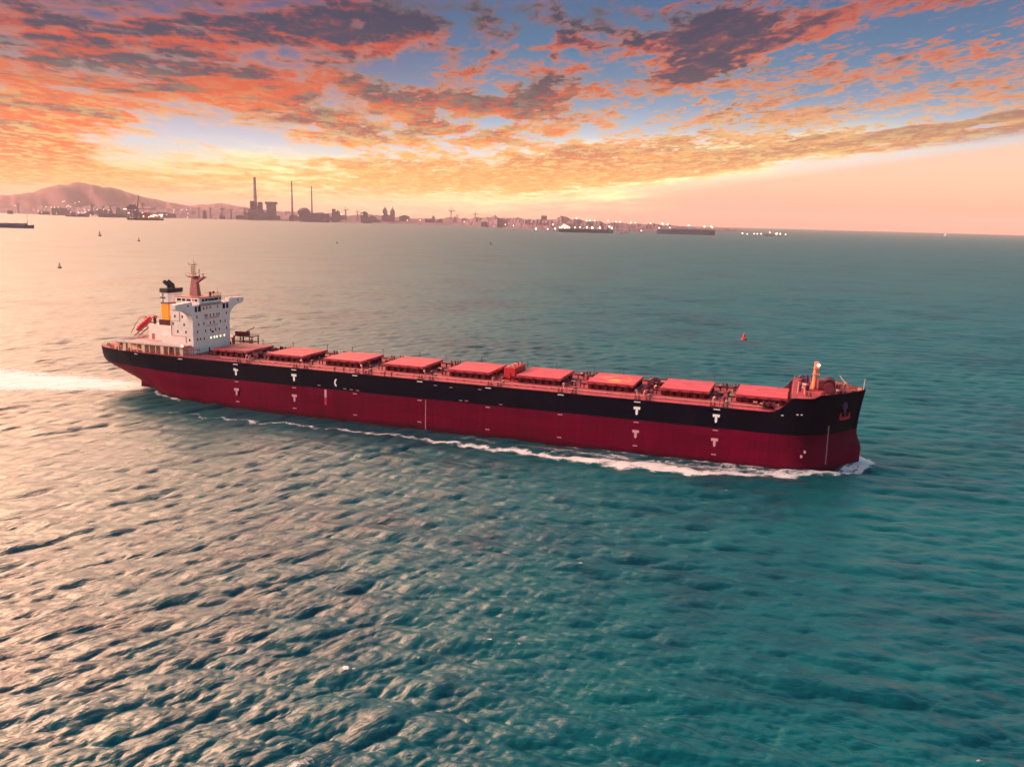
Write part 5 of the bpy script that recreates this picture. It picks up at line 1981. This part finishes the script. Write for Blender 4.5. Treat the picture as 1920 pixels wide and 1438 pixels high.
mb.box(-22, 0, -4, 4, 106, 110, 'far_steel')
mb.box(-44, 72, -4, 4, 72, 77, 'far_steel')
mb.build('gantry', v)
mb = MB()
mb.box(-40, 92, -16, 16, 11.8, 30, 'far_red')
mb.box(-36, 40, -14, 14, 30, 52, 'far_red')
mb.build('deckhouse', v)
for k in range(34):
    if k < 18:
        a, zz = rb.uniform(-12, 112), 0
        zz = 20 + 0.10 * (a + 12) + rb.uniform(-5, 9)
        mm = 'lamp'
    else:
        a, zz = rb.choice([(rb.uniform(-20, 80), rb.uniform(48, 68)), (rb.uniform(-112, -44), rb.choice([14, 30, 46, 66, 72])), (rb.uniform(-132, -118), 72)])
        mm = 'lamp_pink'
    mb = MB()
    mb.ball((a, -26, zz), rb.uniform(2.2, 3.8), mm, 7)
    mb.build('deck_lamp', v)
# low coaster at the left quay
x, y = far_pt(bear(136), 7900)
v = thing('coaster', 'low dark coaster with a stern mast lying off the left quay', 'ship', (x, y, 0), -bear(136) + math.pi)
mb = MB()
ship_hull(mb, 170, 30, 12, 'far_steel')
mb.build('hull', v)
mb = MB()
mb.box(10, 46, -10, 10, 12, 34, 'bldg_dark')
mb.tube((52, 0, 12), (52, 0, 70), 3.2, 'far_steel', n=5)
mb.box(-60, 0, -9, 9, 12, 24, 'bldg_dark')
mb.build('superstructure', v)
for k in range(7):
    mb = MB()
    mb.ball((rb.uniform(-70, 60), 12, rb.uniform(18, 46)), 3.4, 'lamp_pink', 7)
    mb.build('deck_lamp', v)
x, y = far_pt(bear(205), 8050)
mb = MB()
ship_hull(mb, 240, 34, 13, 'far_steel')
mb.box(-110, 100, -14, 14, 12.8, 30, 'bldg_dark')
mb.box(-40, -10, -12, 12, 30, 56, 'bldg_dark')
o = mb.build('quay_barge', loc=(x, y, 0))
o.rotation_euler = (0, 0, -bear(205))
tag(o, 'long low dark barge moored between the coaster and the crane barge', 'barge')

# vessel entering at the left edge
v = thing('coastal_vessel', 'long low navy blue vessel with one thin mast cut by the left edge', 'ship', (-1642, 2838, 0), R(-1.5))
mb = MB()
ship_hull(mb, 128, 20, 10.5, 'navy_hull')
mb.build('hull', v)
mb = MB()
mb.box(-50, 40, -8, 8, 10.4, 14.0, 'far_steel')
for k in range(9):
    a = -46 + k * 10
    mb.box(a, a + 6, -7, 7, 14.0, 15.2 + (k % 3) * 0.5, 'far_steel')
mb.build('hatch_row', v)
mb = MB()
mb.tube((44, 0, 10), (44, 0, 46), 0.7, 'far_steel', 0.4, n=6)
mb.tube((55, 0, 10), (55, 0, 15), 0.5, 'far_steel', n=6)
mb.build('thin_mast', v)


# ------------------------------------------------------------------ buoys
def nav_buoy(name, label, x, y, h, w, m, top):
    t = thing(name, label, 'buoy', (x, y, -0.2), rb.uniform(0, 3))
    mb = MB()
    mb.lathe(0, 0, [(w * 0.30, -1.0), (w * 0.5, -0.4), (w * 0.5, h * 0.18), (w * 0.40, h * 0.24)], m, 16)
    mb.build('float', t)
    mb = MB()
    for k in range(4):
        a = math.pi / 2 * k + 0.4
        mb.tube((w * 0.36 * math.cos(a), w * 0.36 * math.sin(a), h * 0.22), (w * 0.1 * math.cos(a), w * 0.1 * math.sin(a), h * 0.78), w * 0.05, m, n=6)
    for f in (0.4, 0.6):
        mb.lathe(0, 0, [(w * (0.36 - 0.36 * f) + w * 0.05, h * f), (w * (0.36 - 0.36 * f) + w * 0.07, h * f + 0.05 * h)], m, 10)
    mb.build('tower', t)
    mb = MB()
    if top == 'cone':
        mb.lathe(0, 0, [(w * 0.24, h * 0.42), (w * 0.20, h * 0.6), (w * 0.14, h * 0.8), (w * 0.06, h * 0.98)], m, 14)
    else:
        mb.lathe(0, 0, [(w * 0.16, h * 0.76), (w * 0.16, h * 0.80), (w * 0.07, h * 0.82), (w * 0.07, h * 0.90), (w * 0.15, h * 0.91), (w * 0.02, h)], m, 10)
    mb.build('top_mark', t)
    return t


nav_buoy('red_buoy', 'bright red conical channel buoy behind the bow half of the bulk carrier', 142, 522, 4.6, 3.6, 'buoy_red', 'cone')
nav_buoy('channel_buoy', 'nearest dark channel buoy on the pink water, left of the ship', -531, 1002, 6.4, 4.4, 'buoy_dark', 'mark')
nav_buoy('channel_buoy', 'tallest thin dark buoy near the crane barge, far left', -1069, 2224, 14, 7, 'buoy_dark', 'mark')
nav_buoy('channel_buoy', 'small dark buoy beyond the funnel, right of the tallest thin buoy', -836, 1918, 10, 5.5, 'buoy_dark', 'mark')
nav_buoy('channel_buoy', 'far dark buoy alone on the water above the middle of the ship', -68, 2354, 9, 6, 'buoy_dark', 'mark')
nav_buoy('channel_buoy', 'faint small buoy between the radar mast and the middle far buoy', -437, 2117, 6, 4, 'buoy_dark', 'mark')
x, y = far_pt(bear(1769), 12500)
mb = MB()
ship_hull(mb, 70, 20, 12, 'white')
mb.box(-22, 12, -8, 8, 12, 30, 'white')
o = mb.build('white_ferry', loc=(x, y, 0))
tag(o, 'tiny pale boat alone on the right-hand horizon', 'boat')


# ------------------------------------------------------------------ haze
def build_haze():
    mb = MB()
    M['haze'] = mt = bpy.data.materials.new('haze_air')
    mt.use_nodes = True
    N = NT(mt.node_tree)
    out = N.n('ShaderNodeOutputMaterial')
    pv = N.n('ShaderNodeVolumePrincipled')
    pv.inputs['Color'].default_value = (1.0, 0.80, 0.80, 1)
    pv.inputs['Density'].default_value = 2.7e-5
    pv.inputs['Anisotropy'].default_value = 0.0
    N.t.links.new(pv.outputs[0], out.inputs['Volume'])
    mb.box(-29000, 29000, -29000, 29000, -9.5, 476, 'haze')
    o = mb.build('haze')
    o['kind'] = 'stuff'
    o['label'] = 'pink evening haze over the bay'
    o['category'] = 'haze'


build_haze()
